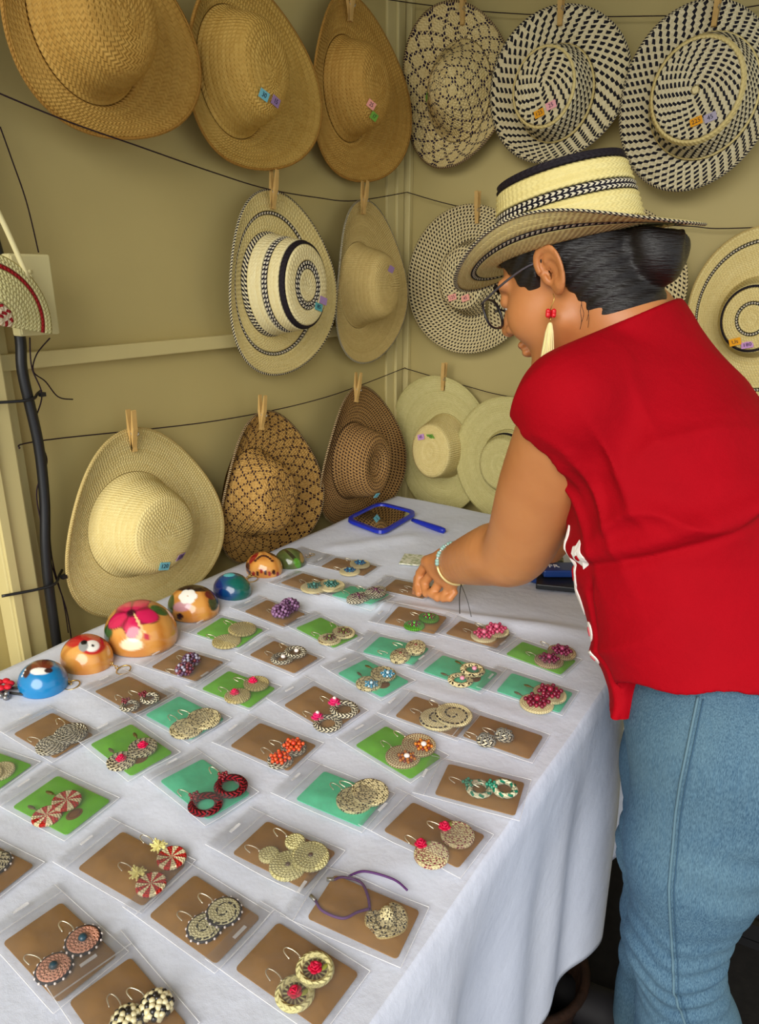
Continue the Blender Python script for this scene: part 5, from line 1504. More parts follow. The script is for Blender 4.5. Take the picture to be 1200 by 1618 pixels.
ARM_L = [LS, LS * 0.5 + LE * 0.5, LE, LE * 0.68 + LW * 0.32, LE * 0.25 + LW * 0.75, LW]
ARM_LR = (0.058, 0.060, 0.054, 0.053, 0.043, 0.034)
def near_only(fn, P, d, c, r):
    m = ((P - c) ** 2).sum(1) < r * r
    if m.any():
        d = d.copy(); d[m] = fn(P[m], d[m])
    return d
def hand(P, W, mcp, fing, thumb, d):
    return near_only(lambda Q, e: _hand(Q, W, mcp, fing, thumb, e), P, d, W * 0.5 + mcp[1] * 0.5, 0.17)
def _hand(P, W, mcp, fing, thumb, d):
    """palm from wrist W to four knuckles, then finger chains and thumb"""
    for i, m in enumerate(mcp):
        d = smin(d, cone(P, W, m, 0.022, 0.0140), 0.010)
    for i in range(3):
        d = smin(d, cone(P, (mcp[i] * 0.85 + W * 0.15), (mcp[i + 1] * 0.85 + W * 0.15), 0.0145, 0.0145), 0.006)
    for j, ch in enumerate(fing):
        r = (0.0098, 0.0092, 0.0084, 0.0072) if j < 3 else (0.0086, 0.0080, 0.0074, 0.0064)
        d = smin(d, chain(P, [mcp[j]] + ch, r, 0.002), 0.0035)
    d = smin(d, chain(P, thumb, (0.016, 0.012, 0.0105, 0.008), 0.004), 0.006)
    return d
L_MCP = [A(-0.6673, 1.1578, 0.8288), A(-0.6489, 1.1519, 0.8146), A(-0.6269, 1.1440, 0.8050), A(-0.6011, 1.1333, 0.8045)]
L_FIN = [[A(-0.6877, 1.1633, 0.7973), A(-0.6867, 1.1548, 0.7740), A(-0.6771, 1.1417, 0.7630)],
         [A(-0.6724, 1.1557, 0.7841), A(-0.6595, 1.1419, 0.7688), A(-0.6415, 1.1358, 0.7771)],
         [A(-0.6429, 1.1383, 0.7731), A(-0.6261, 1.1292, 0.7727), A(-0.6125, 1.1323, 0.7831)],
         [A(-0.6122, 1.1271, 0.7757), A(-0.5959, 1.1227, 0.7817), A(-0.5880, 1.1278, 0.7938)]]
L_TH = [A(-0.6286, 1.1494, 0.8538), A(-0.6757, 1.1726, 0.8164), A(-0.6973, 1.1747, 0.7782), A(-0.6908, 1.1522, 0.7584)]
def off(v, s): return [v + A(*q) for q in s]
R_MCP = [RW + A(-0.075, -0.035, -0.035), RW + A(-0.085, -0.018, -0.036), RW + A(-0.084, 0.002, -0.040), RW + A(-0.078, 0.022, -0.046)]
R_FIN = [off(m, ((-0.035, -0.012, -0.012), (-0.055, -0.018, -0.03), (-0.062, -0.02, -0.045))) for m in R_MCP[:3]] + [off(R_MCP[3], ((-0.028, -0.004, -0.012), (-0.042, -0.006, -0.026), (-0.048, -0.006, -0.037)))]
R_TH = [RW + A(-0.02, -0.022, -0.012), RW + A(-0.045, -0.05, -0.03), RW + A(-0.068, -0.062, -0.05), RW + A(-0.082, -0.068, -0.066)]

def f_head(P):
    q = (P - HC) @ HB.T
    d = ell(q, (-0.012, 0, 0.038), np.eye(3), (0.094, 0.073, 0.080))
    d = smin(d, ell(q, (0.030, 0, -0.030), np.eye(3), (0.058, 0.060, 0.078)), 0.03)
    for s in (1, -1):
        d = smin(d, cone(q, (0.002, 0.052 * s, -0.056), (0.062, 0.016 * s, -0.100), 0.020, 0.020), 0.022)
        d = smin(d, ell(q, (0.050, 0.038 * s, -0.032), np.eye(3), (0.034, 0.029, 0.034)), 0.018)
        d = smax(d, -ell(q, (0.094, 0.030 * s, 0.004), np.eye(3), (0.016, 0.018, 0.012)), 0.010)
        d = smin(d, ell(q, (0.080, 0.030 * s, 0.001), np.eye(3), (0.012, 0.0145, 0.0105)), 0.003)
        d = smin(d, cone(q, (0.090, 0.012 * s, 0.020), (0.070, 0.050 * s, 0.020), 0.008, 0.008), 0.012)
    d = smin(d, ell(q, (0.076, 0, -0.103), np.eye(3), (0.017, 0.019, 0.016)), 0.014)
    d = smin(d, cone(q, (0.088, 0, 0.010), (0.110, 0, -0.030), 0.007, 0.011), 0.010)
    for s in (1, -1):
        d = smin(d, ell(q, (0.098, 0.012 * s, -0.033), np.eye(3), (0.010, 0.008, 0.008)), 0.006)
    d = smin(d, ell(q, (0.090, 0, -0.060), np.eye(3), (0.010, 0.021, 0.0075)), 0.006)
    d = smin(d, ell(q, (0.088, 0, -0.072), np.eye(3), (0.010, 0.018, 0.0075)), 0.005)
    return d, q
def f_ear(q, s):
    # q in head frame; ear plate leans back, flares off the skull
    c = np.array([-0.014, 0.075 * s, 0.004])
    t = math.radians(-14)
    ax = np.array([[math.cos(t), 0.34 * s, math.sin(t)], [-0.34 * s, math.cos(0.34), 0], [-math.sin(t), 0, math.cos(t)]])
    ax = np.array([nrm(ax[0]), nrm(ax[1] * np.array([1, s, 1]) if s < 0 else ax[1]), nrm(ax[2])])
    e = (q - c) * 1.12
    a = e @ ax[0]; b = e @ ax[1] * (1 if s > 0 else 1); h = e @ ax[2]
    b = (e[:, 1] * s - 0.006) + 0.30 * (a + 0.002)
    w = 0.0185 * np.clip(1.0 + 0.25 * np.clip(h / 0.034, -1, 1), 0.5, 1.3)
    rad = np.sqrt((a / w) ** 2 + (h / 0.034) ** 2)
    plate = np.maximum((rad - 1) * 0.017, np.abs(b + 0.0015) - 0.0032)
    rim = np.sqrt(((rad - 0.86) * 0.018) ** 2 + (b - 0.0052) ** 2) - 0.0034
    rim = np.where((a > 0.007) & (h < 0.004), 0.02, rim)
    anti = np.sqrt(((np.sqrt(((a + 0.002) / (w * 0.55)) ** 2 + ((h + 0.004) / 0.019) ** 2) - 1) * 0.010) ** 2 + (b - 0.0035) ** 2) - 0.0026
    anti = np.where(a > 0.004, 0.02, anti)
    lobe = np.sqrt((a - 0.005) ** 2 + b ** 2 + ((h + 0.028) * 0.8) ** 2) - 0.0082
    d = smin(smin(smin(plate, rim, 0.003), anti, 0.002), lobe, 0.004)
    hole = np.sqrt((a - 0.006) ** 2 + (b - 0.004) ** 2 + ((h + 0.004) * 0.6) ** 2) - 0.0072
    d = smax(d, -hole, 0.002)
    tragus = np.sqrt((a - 0.014) ** 2 + (b - 0.001) ** 2 + ((h + 0.006) * 0.6) ** 2) - 0.0048
    return smin(d, tragus, 0.003)

def f_skin(P):
    d = np.full(len(P), 0.3)
    d = near_only(lambda Q, e: f_head(Q)[0], P, d, HC, 0.26)
    d = smin(d, chain(P, [hp(-0.035, 0, -0.035), hp(-0.045, 0, -0.085), NECK, NECK + A(0.03, 0, -0.06)], (0.060, 0.056, 0.062, 0.08), 0.03), 0.022)
    d = smin(d, cone(P, NECK + A(0.01, -0.03, -0.07), LS, 0.04, 0.05), 0.02)
    d = smin(d, cone(P, NECK + A(0.01, 0.03, -0.07), RS, 0.04, 0.05), 0.02)
    d = smin(d, chain(P, [NECK + A(0.03, 0, -0.08), A(-0.23, 1.015, 1.12), A(-0.15, 1.0, 0.98), A(-0.09, 0.99, 0.84)], (0.08, 0.10, 0.10, 0.10), 0.05), 0.05)
    d = smin(d, limb(P, ARM_L, ARM_LR), 0.02)
    d = smin(d, chain(P, [RS, RE, RE * 0.5 + RW * 0.5, RW], (0.060, 0.046, 0.041, 0.027), 0.02), 0.03)
    d = hand(P, LW, L_MCP, L_FIN, L_TH, d)
    d = hand(P, RW, R_MCP, R_FIN, R_TH, d)
    for s in (1, -1):
        d = near_only(lambda Q, e: smin(e, f_ear((Q - HC) @ HB.T, s), 0.0025), P, d, hp(-0.014, 0.078 * s, 0.0), 0.06)
    return d

person = empty('person', Matrix.Translation((-0.08, 0.98, 0.0)))
tag(person, 'woman in red blouse, jeans and banded straw hat leaning over the table', 'person')
class _Root: pass
def keep(o):                       # world-space mesh under the person
    o.matrix_parent_inverse = Matrix.Translation((0.08, -0.98, 0.0))
    return o
body = keep(net_obj('body', f_skin, (-0.78, 0.76, 0.72), (0.02, 1.47, 1.56), 0.0023, M_SKIN, person, 1))
# lip colour on the same surface
body.data.materials.append(M_LIP)
co = np.empty(len(body.data.vertices) * 3, np.float32); body.data.vertices.foreach_get('co', co); co = co.reshape(-1, 3)
qh = (co - HC) @ HB.T
lipv = (np.abs(qh[:, 1]) < 0.021) & (qh[:, 2] < -0.055) & (qh[:, 2] > -0.078) & (qh[:, 0] > 0.092)
fi = np.empty(len(body.data.loops), np.int32); body.data.loops.foreach_get('vertex_index', fi)
mi = lipv[fi.reshape(-1, 4)].all(1).astype(np.int32)
body.data.polygons.foreach_set('material_index', mi)

# eyes, brows, nails
for s in (1, -1):
    keep(MB().ball((0, 0, 0), 0.0085, 14, 9, frame(hp(0.0815, 0.030 * s, -0.0035), HF, HL, HU)).build('eye', M_EYE, person, True))
    b = MB()
    pts = [hp(0.0975, 0.013 * s, 0.0215), hp(0.0955, 0.028 * s, 0.0265), hp(0.083, 0.046 * s, 0.0235)]
    b.tube(catmull(pts, 5), 0.0034, 6)
    keep(b.build('eyebrow', M_BROW, person, True))

# ---- hair, tucked under the hat
hat_c = hp(-0.012, 0.0, 0.031)
htilt = nrm(HU * 1.0 - HF * 0.18 + HL * 0.02)
hfw = nrm(HF - htilt * (HF @ htilt)); hlf = np.cross(htilt, hfw)
BUN = hp(-0.118, 0.0, -0.014)
def f_hair(P):
    q = (P - HC) @ HB.T
    d = ell(q, (-0.014, 0, 0.038), np.eye(3), (0.104, 0.082, 0.089))
    d = smin(d, ell(q, (-0.020, 0, 0.068), np.eye(3), (0.095, 0.108, 0.040)), 0.018)
    d = smin(d, ell(q, (-0.050, 0, -0.034), np.eye(3), (0.056, 0.064, 0.076)), 0.03)
    d = smin(d, cone(q, (-0.050, 0, -0.080), (-0.060, 0, -0.125), 0.058, 0.052), 0.02)
    # hairline: above the forehead, sideburn before the ear, behind the ear down to the nape
    f, l, u = q[:, 0], np.abs(q[:, 1]), q[:, 2]
    line = np.interp(f, [-0.2, -0.085, -0.050, -0.028, -0.012, 0.005, 0.020, 0.032, 0.048, 0.065, 0.09], [-0.150, -0.150, -0.118, -0.050, 0.004, 0.008, -0.026, -0.024, 0.020, 0.046, 0.060])
    line = line + 0.004 * np.sin(f * 420) 
    line = np.where(f > 0.06, line + 0.0, line)
    d = smax(d, (line - u) * 0.75, 0.010)
    ang = np.arctan2(q[:, 2] - 0.03, q[:, 1])
    d = d + 0.0011 * np.sin(q[:, 2] * 330 + q[:, 0] * 120 + 3 * np.sin(q[:, 0] * 40)) 
    b = P - BUN
    bl = b @ HB.T
    r = np.linalg.norm(bl, axis=1)
    th_ = np.arctan2(bl[:, 2], bl[:, 1])
    bun = ell(P, BUN, HB, (0.036, 0.046, 0.046)) + 0.0016 * np.sin(3 * th_ + r * 330)
    d = smin(d, bun, 0.010)
    d = smin(d, cone(q, (-0.085, 0, 0.0), (-0.110, 0, -0.005), 0.035, 0.030), 0.012)
    hc = P - hat_c
    hgt = hc @ htilt; bk = -(hc @ hfw)
    sa = hc @ hlf; rad = np.hypot(sa, bk); tt = np.clip((rad - 0.088) / 0.050, 0, 1); c2 = (sa * sa - bk * bk) / np.maximum(rad * rad, 1e-9)
    lim = np.where(rad < 0.084, 0.030, 0.006 + 0.014 * tt + 0.026 * c2 * tt ** 1.6 - 0.006 * np.clip(tt * 4, 0, 1))
    d = smax(d, hgt - lim, 0.003)
    return d
keep(net_obj('hair', f_hair, hp(0, 0, 0) - 0.21, hp(0, 0, 0) + 0.21, 0.0024, M_HAIR, person, 1, 1.3))
b = MB()
rs = random.Random(4)
for k in range(10):                 # loose strands at temple, behind the ear and at the nape
    base = [(-0.040, 0.066, -0.045), (-0.058, 0.058, -0.085), (-0.066, 0.045, -0.098)][k % 3]
    p0 = hp(base[0] + rs.uniform(-0.010, 0.010), base[1], base[2] + rs.uniform(-0.008, 0.012))
    c = rs.uniform(-1, 1)
    pts = [p0, p0 + HL * 0.005 - UPZ * 0.010 + HF * 0.005 * c, p0 + HL * 0.003 - UPZ * 0.022 + HF * 0.010 * c, p0 + HL * 0.001 - UPZ * 0.032 + HF * 0.004 * c]
    b.tube(catmull(pts, 5), [0.0003] * 16, 4)
tag(keep(b.build('loose_strands', M_HAIR, person, True)), kind='stuff')

# ---- blouse
SEC = np.array([   # z, centre x, centre y, half depth (x), half width (y)
    (0.70, -0.055, 0.985, 0.158, 0.205), (0.84, -0.085, 0.985, 0.164, 0.200), (0.92, -0.122, 0.985, 0.162, 0.186), (1.00, -0.160, 0.990, 0.153, 0.172), (1.050, -0.178, 0.992, 0.145, 0.166),
    (1.085, -0.186, 0.995, 0.146, 0.172), (1.15, -0.212, 1.000, 0.152, 0.172), (1.22, -0.246, 1.005, 0.142, 0.145), (1.27, -0.262, 1.012, 0.108, 0.112), (1.31, -0.274, 1.020, 0.078, 0.080), (1.345, -0.285, 1.030, 0.062, 0.062), (1.40, -0.295, 1.040, 0.055, 0.055)])
def loft(P, sec, grow=0.0):
    z = P[:, 2]
    v = [np.interp(z, sec[:, 0], sec[:, k]) for k in (1, 2, 3, 4)]
    a = v[2] + grow; b_ = v[3] + grow
    dx = (P[:, 0] - v[0]); dy = (P[:, 1] - v[1])
    k = np.sqrt((dx / a) ** 2 + (dy / b_) ** 2)
    return (k - 1) * np.minimum(a, b_) * 0.95, np.arctan2(dy, -dx), dx, dy
ARM = nrm(LE - LS); ARMR = nrm(RE - RS)
def f_shirt(P):
    d, th_, dx, dy = loft(P, SEC)
    z = P[:, 2]
    # shoulders and cap sleeves
    sh = chain(P, [A(-0.2772, 1.0004, 1.2739), A(-0.2894, 0.9045, 1.2449), LS, LS + ARM * 0.105], (0.066, 0.062, 0.066, 0.066), 0.02)
    sl = smax(sh, (P - LS) @ ARM - 0.056 - 0.42 * ((P - LS) @ Rr_) + 0.0015 * np.sin(np.arctan2(P[:, 1] - LS[1], P[:, 0] - LS[0]) * 22), 0.004)
    d = smin(d, sl, 0.040)
    sr = chain(P, [A(-0.285, 1.06, 1.270), A(-0.30, 1.115, 1.245), RS, RS + ARMR * 0.105], (0.066, 0.064, 0.066, 0.066), 0.02)
    sr = smax(sr, (P - RS) @ ARMR - 0.085, 0.004)
    d = smin(d, sr, 0.045)
    # soft folds: gathered under the arm and above the waist, long pulls down the back and skirt
    fold = lambda x: (1 - np.abs(np.sin(x))) ** 1.6 * 2.2 - 0.7
    w1 = fold((z * 34 + 1.6 * th_ + 0.7 * np.sin(5 * th_))) * np.exp(-((z - 1.11) / 0.045) ** 2)
    w2 = fold(th_ * 3.5 + 2.2 * np.sin(z * 14) + z * 10) * np.clip((1.03 - z) / 0.14, 0, 1)
    pr = P - (LS + ARM * 0.07)
    w3 = fold((pr @ nrm(A(0.5, -0.2, 0.85))) * 42 + 2 * np.sin(P[:, 0] * 26)) * np.exp(-(np.linalg.norm(pr - A(0.07, 0, -0.02), axis=1) / 0.10) ** 2)
    w4 = fold((P @ nrm(A(0.8, 0.1, 0.75))) * 24 + 2.0 * np.sin(P[:, 2] * 17 + P[:, 1] * 9)) * np.exp(-((z - 1.2) / 0.08) ** 2)
    d = d - 0.0052 * w1 - 0.0050 * w2 - 0.0060 * w3 - 0.0036 * w4
    # waist seam with the bodice blousing over it
    seam = 1.056 + 0.062 * np.clip(dx / 0.15, -1, 1)
    d = d - 0.0075 * np.exp(-((z - seam - 0.018) / 0.013) ** 2) + 0.0050 * np.exp(-((z - seam) / 0.0055) ** 2)
    # side slit between front and back panels below the waist
    slit = np.interp(z, [0.83, 0.89, 0.93, 0.98, 1.05], [-0.95, -0.90, -0.86, -0.92, -1.2])
    gr = np.exp(-(((th_ - slit) * 0.17) / 0.0042) ** 2) * np.clip((seam - 0.01 - z) / 0.03, 0, 1)
    d = d + 0.010 * gr
    # hem, lower at the front panel
    frontp = 1 / (1 + np.exp(-(th_ - slit) * 60)) * 1 / (1 + np.exp((th_ - 1.4) * 30))
    hem = 0.886 + 0.020 * np.clip(dx / 0.15, -1, 1) + 0.004 * np.sin(th_ * 9) - 0.100 * frontp * np.exp(-((th_ - slit - 0.10) / 0.13) ** 2) - 0.02 * frontp + 0.026 * np.exp(-((th_ + 1.75) / 0.6) ** 2)
    d = smax(d, hem - z, 0.004)
    # neckline
    d = smin(d, cone(P, NECK + A(0.03, 0, -0.07), hp(-0.050, 0, -0.070), 0.088, 0.068), 0.02)
    top = (P - A(-0.2498, 1.0887, 1.3377)) @ nrm(A(-0.42, -0.06, 0.90))
    d = smax(d, top, 0.006)
    return d
shirt = keep(net_obj('blouse', f_shirt, (-0.45, 0.72, 0.82), (0.13, 1.34, 1.42), 0.0034, M_RED, person, 2, 1.6))

def hit_in(fun, origin, direc, far=0.5, n=160):
    origin = np.asarray(origin, float); direc = nrm(np.asarray(direc, float))
    t = np.linspace(0, far, n)
    d = fun(origin + t[:, None] * direc)
    i = int(np.argmax(d < 0))
    if i == 0: return origin + direc * far * 0.5
    t0, t1 = t[i - 1], t[i]
    return origin + direc * (t0 + (t1 - t0) * d[i - 1] / (d[i - 1] - d[i]))
def grad(fun, p):
    e = 0.002
    Q = np.array([p + A(e, 0, 0), p - A(e, 0, 0), p + A(0, e, 0), p - A(0, e, 0), p + A(0, 0, e), p - A(0, 0, e)])
    v = fun(Q)
    return nrm(A(v[0] - v[1], v[2] - v[3], v[4] - v[5]))
def on_torso(z, th, fun=None, sec=SEC, out=0.35):
    cx, cy = np.interp(z, sec[:, 0], sec[:, 1]), np.interp(z, sec[:, 0], sec[:, 2])
    d = A(-math.cos(th), math.sin(th), 0)
    o = A(cx, cy, z) + d * out
    return hit_in(fun or f_shirt, o, -d, out)

M_WHITE = plain((240, 236, 230), 0.8, 0.2, name='white_applique')
M_PINKC = plain((200, 90, 100), 0.8, 0.2, name='pink_applique')
def patch(z, th, poly, mat, name, lift=0.0014, parent=None):
    """small cloth applique laid on the blouse: poly in metres (right, up)"""
    b = MB()
    c = on_torso(z, th); n = grad(f_shirt, c)
    U_ = nrm(UPZ - n * (UPZ @ n)); R_ = np.cross(U_, n)
    pts = []
    ring = []
    for x, y in poly:
        o = c + R_ * x + U_ * y + n * 0.03
        ring.append(hit_in(f_shirt, o, -n, 0.06, 60) + n * lift)
    m = hit_in(f_shirt, c + n * 0.03, -n, 0.06, 60) + n * (lift + 0.0006)
    k = len(ring)
    mid = [(np.array(q) + m) / 2 for q in ring]
    mid = [hit_in(f_shirt, q + n * 0.03, -n, 0.06, 60) + n * (lift + 0.0006) for q in mid]
    vs = [tuple(q) for q in ring] + [tuple(q) for q in mid] + [tuple(m)] + [tuple(q - n * 0.004) for q in ring]
    fs = [(i, (i + 1) % k, k + (i + 1) % k, k + i) for i in range(k)] + [(k + i, k + (i + 1) % k, 2 * k) for i in range(k)] + [(2 * k + 1 + i, 2 * k + 1 + (i + 1) % k, (i + 1) % k, i) for i in range(k)]
    b.add(vs, fs)
    return b.build(name, mat, parent)
def oval(rx, ry, n=14, wob=0.0):
    return [(rx * (1 + wob * math.sin(5 * a)) * math.cos(a), ry * (1 + wob * math.cos(4 * a)) * math.sin(a)) for a in np.linspace(0, 2 * PI, n, endpoint=False)]
for z, th, poly, mat in ((1.026, -0.92, oval(0.015, 0.017, 14, 0.18), M_WHITE), (1.026, -0.92, oval(0.004, 0.004), M_RED), (0.990, -0.66, oval(0.011, 0.022, 14, 0.12), M_WHITE), (0.990, -0.66, oval(0.004, 0.011), M_RED), (0.950, -0.58, oval(0.008, 0.022, 14, 0.1), M_WHITE),
                         (0.918, -0.70, oval(0.011, 0.014, 12), M_WHITE), (0.918, -0.70, oval(0.0045, 0.007), M_PINKC), (0.888, -0.74, oval(0.010, 0.011, 12, 0.1), M_WHITE), (0.888, -0.74, oval(0.004, 0.005), M_PINKC), (1.03, -0.62, oval(0.0035, 0.024), M_WHITE)):
    keep(patch(z, th, poly, mat, 'applique', 0.0016 if mat is M_WHITE else 0.0034, person))

# ---- jeans
LH = A(-0.078, 0.895, 0.80); LK = A(-0.0835, 0.8658, 0.4719); LC = A(-0.0536, 0.8957, 0.3194); LA = A(-0.050, 0.890, 0.07)
RH = A(-0.126, 1.075, 0.80); RK = A(-0.150, 1.050, 0.46); RC = A(-0.125, 1.060, 0.33); RA = A(-0.130, 1.065, 0.07)
def f_jeans(P):
    d = ell(P, (-0.070, 0.985, 0.83), np.eye(3), (0.146, 0.190, 0.150))
    for s, H, K_, C_, A_ in ((-1, LH, LK, LC, LA), (1, RH, RK, RC, RA)):
        m = H * 0.5 + K_ * 0.5
        d = smin(d, chain(P, [H, m, K_], (0.106, 0.088, 0.058), 0.03), 0.035)
        d = smin(d, chain(P, [K_, C_, A_], (0.058, 0.067, 0.060), 0.03), 0.02)
        d = smin(d, ell(P, H + A(0.066, -0.005 * s, -0.035), np.eye(3), (0.086, 0.085, 0.105)), 0.035)
        d = smin(d, ell(P, K_ + A(-0.022, 0, 0.02), np.eye(3), (0.042, 0.046, 0.06)), 0.02)
        # horizontal creases behind the knee and under the seat
        kz = P[:, 2] - K_[2]
        back = np.clip((P[:, 0] - K_[0] + 0.03) / 0.06, 0, 1)
        side = np.exp(-((P[:, 1] - K_[1]) / 0.09) ** 2)
        cr = np.sin(kz * 190 + 9 * (P[:, 0] - K_[0]) + 1.5 * np.sin(P[:, 0] * 60)) * np.exp(-(kz / 0.075) ** 2)
        cr2 = np.sin((P[:, 2] - 0.66) * 120 + 16 * P[:, 0]) * np.exp(-((P[:, 2] - 0.665) / 0.06) ** 2)
        d = d - (0.0042 * cr + 0.0034 * cr2 * back) * side
        cr3 = np.sin(P[:, 2] * 85 - 14 * P[:, 0] + 2 * np.sin(P[:, 2] * 23)) * np.exp(-((P[:, 2] - 0.25) / 0.1) ** 2)
        d = d - 0.003 * cr3 * side
    d = smax(d, 0.035 - P[:, 2], 0.004)
    d = smax(d, P[:, 2] - 0.97, 0.004)
    return d
jeans = keep(net_obj('jeans', f_jeans, (-0.26, 0.74, 0.02), (0.14, 1.24, 0.99), 0.0045, M_DENIM, person, 2, 1.3))

def seam_on(pts, r, name, mat, lift=0.0012):
    out = []
    for p, dr in pts:
        h = hit_in(f_jeans, A(*p) + A(*dr) * 0.25, -A(*dr), 0.25)
        out.append(h + grad(f_jeans, h) * lift)
    o = keep(MB().tube(catmull([tuple(q) for q in out], 3), r, 6).build(name, mat, person, True))
    return o
M_STITCH = plain((96, 124, 138), 0.8, 0.2, name='denim_seam')
sd_ = nrm(A(0.10, -0.99, 0))
axis = [(z, None) for z in np.arange(0.90, 0.1, -0.012)]
def leg_axis(z):
    zs = [LA[2], LC[2], LK[2], LH[2], 0.95]
    xs2 = [LA[0], LC[0], LK[0], LH[0], -0.075]; ys2 = [LA[1], LC[1], LK[1], LH[1], 0.96]
    return A(np.interp(z, zs, xs2), np.interp(z, zs, ys2), z)
shift = lambda z: np.interp(z, [0.1, 0.30, 0.36, 0.42, 0.48, 0.56, 0.65, 0.75, 0.9], [0.03, 0.03, 0.022, 0.010, 0.004, -0.010, -0.024, -0.032, -0.036])
for dx_, r_s in ((0.0, 0.0017), (0.006, 0.0008)):
    seam_on([(tuple(leg_axis(z) + A(shift(z) + dx_, 0, 0)), tuple(sd_)) for z, _ in axis], r_s, 'side_seam', M_STITCH if r_s > 0.001 else plain((62, 92, 116), 0.8, 0.2))
pkp = [(0.040, 0.80), (0.034, 0.74), (0.042, 0.705), (0.062, 0.688), (0.085, 0.70), (0.09, 0.74), (0.094, 0.80)]
bd_ = nrm(A(0.62, -0.78, 0))
pts_ = [((x - 0.06 + 0.03, 0.90, z), tuple(bd_)) for x, z in pkp]
seam_on(pts_, 0.0014, 'pocket_stitching', M_STITCH)
# shoes
M_SHOE = plain((30, 28, 30), 0.6, 0.3, name='dark_shoe')
for A_ in (LA, RA):
    def f_shoe(P, A_=A_):
        d = smin(cone(P, A_ + A(0.03, 0, -0.015), A_ + A(-0.15, 0, -0.035), 0.048, 0.036), cone(P, A_, A_ + A(0, 0, 0.03), 0.045, 0.045), 0.03)
        return smax(d, 0.004 - P[:, 2], 0.004)
    keep(net_obj('shoe', f_shoe, A_ - A(0.22, 0.08, 0.09), A_ + A(0.10, 0.08, 0.1), 0.006, M_SHOE, person, 1))

# ---- hat worn on the head
Hm = frame(hat_c, -hlf, hfw, htilt)          # local a = her right, b = forward, c = crown axis
hat_root = bpy.data.objects.new('hat', None); COL.objects.link(hat_root); hat_root.parent = person
hat_root.matrix_basis = Matrix.Translation((0.08, -0.98, 0.0)) @ Hm
S_HATC = straw('worn_hat_straw', (240, 226, 158), (222, 202, 124), bump=0.3)
hat_parts(hat_root, 0.134, 0.166, 0.087, 0.100, 0.104, 'pork', dict(crown=S_HATC, brim=S_PALE, edge=S_STITCH, chain_band=S_CHAIN, black_band=S_BLACK, stitched_band=S_STITCH),
          stripes=[('top', 0.88, 1.0, 'black_band'), ('side', 0.0, 0.10, 'black_band'), ('side', 0.42, 0.52, 'chain_band'), ('side', 0.88, 1.0, 'stitched_band'), ('brim', 0.45, 0.58, 'chain_band')],
          bend=[(0.026, 2, 0.0)], lift=0.014, h=0.0068, cw=0.0075, thick=0.002, edge=0.0024)

# ---- glasses
M_FRAME = plain((30, 26, 34), 0.3, 0.5, name='dark_frame')
gl_root = bpy.data.objects.new('glasses', None); COL.objects.link(gl_root); gl_root.parent = person
gl_root.matrix_basis = Matrix.Translation((0.08, -0.98, 0.0))
gg = N('spectacle_lens'); gg.base((0.9, 0.92, 0.92, 1), 0.03, 0.5); gg.b.inputs['Transmission Weight'].default_value = 1.0; gg.b.inputs['IOR'].default_value = 1.05
for s in (1, -1):
    ctr = hp(0.112, 0.034 * s, -0.006)
    rimp = []
    for a in np.linspace(0, 2 * PI, 28, endpoint=False):
        x = 0.027 * np.sign(math.cos(a)) * abs(math.cos(a)) ** 0.75; y = 0.021 * np.sign(math.sin(a)) * abs(math.sin(a)) ** 0.75
        rimp.append(tuple(ctr + HL * x + HU * y - HF * 0.10 * abs(x + 0.034 * s) * 1.2))
    MB().tube(rimp, 0.0017, 6, None, True).build('rim', M_FRAME, gl_root, True)
    MB().add(rimp, [tuple(range(28))]).build('lens', gg.m, gl_root)
    p0 = hp(0.104, 0.063 * s, 0.008); p1 = hp(0.05, 0.080 * s, 0.016); p2 = hp(0.004, 0.0795 * s, 0.020); p3 = hp(-0.016, 0.072 * s, 0.004)
    MB().tube(catmull([tuple(p) for p in (p0, p1, p2, p3)], 5), 0.0016, 6).build('temple', plain((96, 92, 100), 0.3, 0.5, 0.6), gl_root, True)
MB().tube(catmull([tuple(hp(0.114, 0.009, 0.0)), tuple(hp(0.118, 0, 0.004)), tuple(hp(0.114, -0.009, 0.0))], 4), 0.0016, 6).build('bridge', M_FRAME, gl_root, True)

# ---- earring with red bead and tassel
lob = hp(-0.010, 0.086, -0.030)
er_root = bpy.data.objects.new('tassel_earring', None); COL.objects.link(er_root); er_root.parent = person
er_root.matrix_basis = Matrix.Translation((0.08, -0.98, 0.0)) @ Matrix.Translation(tuple(lob))
MB().tube(catmull([(0.0, 0.0, 0.004), (0.003, -0.003, -0.002), (0.001, -0.004, -0.010), (-0.001, -0.003, -0.016)], 4), 0.0006, 5).build('hook', M_BRASS, er_root, True)
b = MB()
for k in range(9):
    b.ball((0.0042 * math.cos(k * 2.1), -0.004 + 0.0042 * math.sin(k * 2.1), -0.017 - 0.0016 * (k % 5)), 0.0034, 8, 5)
b.build('red_bead', plain((214, 24, 34), 0.3, 0.6), er_root, True)
MB().tube([(0.0, -0.003, -0.024), (0.0, -0.003, -0.031)], 0.0009, 5).build('link', M_BRASS, er_root, True)
b = MB()
b.ball((0, -0.003, -0.034), (0.0032, 0.0032, 0.0036), 8, 5)
for k in range(40):
    a = k * 2.39996; r = 0.0085 * math.sqrt((k + 1) / 40)
    b.tube([(0.25 * r * math.cos(a), -0.003 + 0.25 * r * math.sin(a), -0.033), (0.55 * r * math.cos(a), -0.003 + 0.55 * r * math.sin(a), -0.043), (r * math.cos(a), -0.003 + r * math.sin(a), -0.074)], 0.0010, 4)
b.build('tassel', plain((240, 228, 168), 0.7, 0.2), er_root)

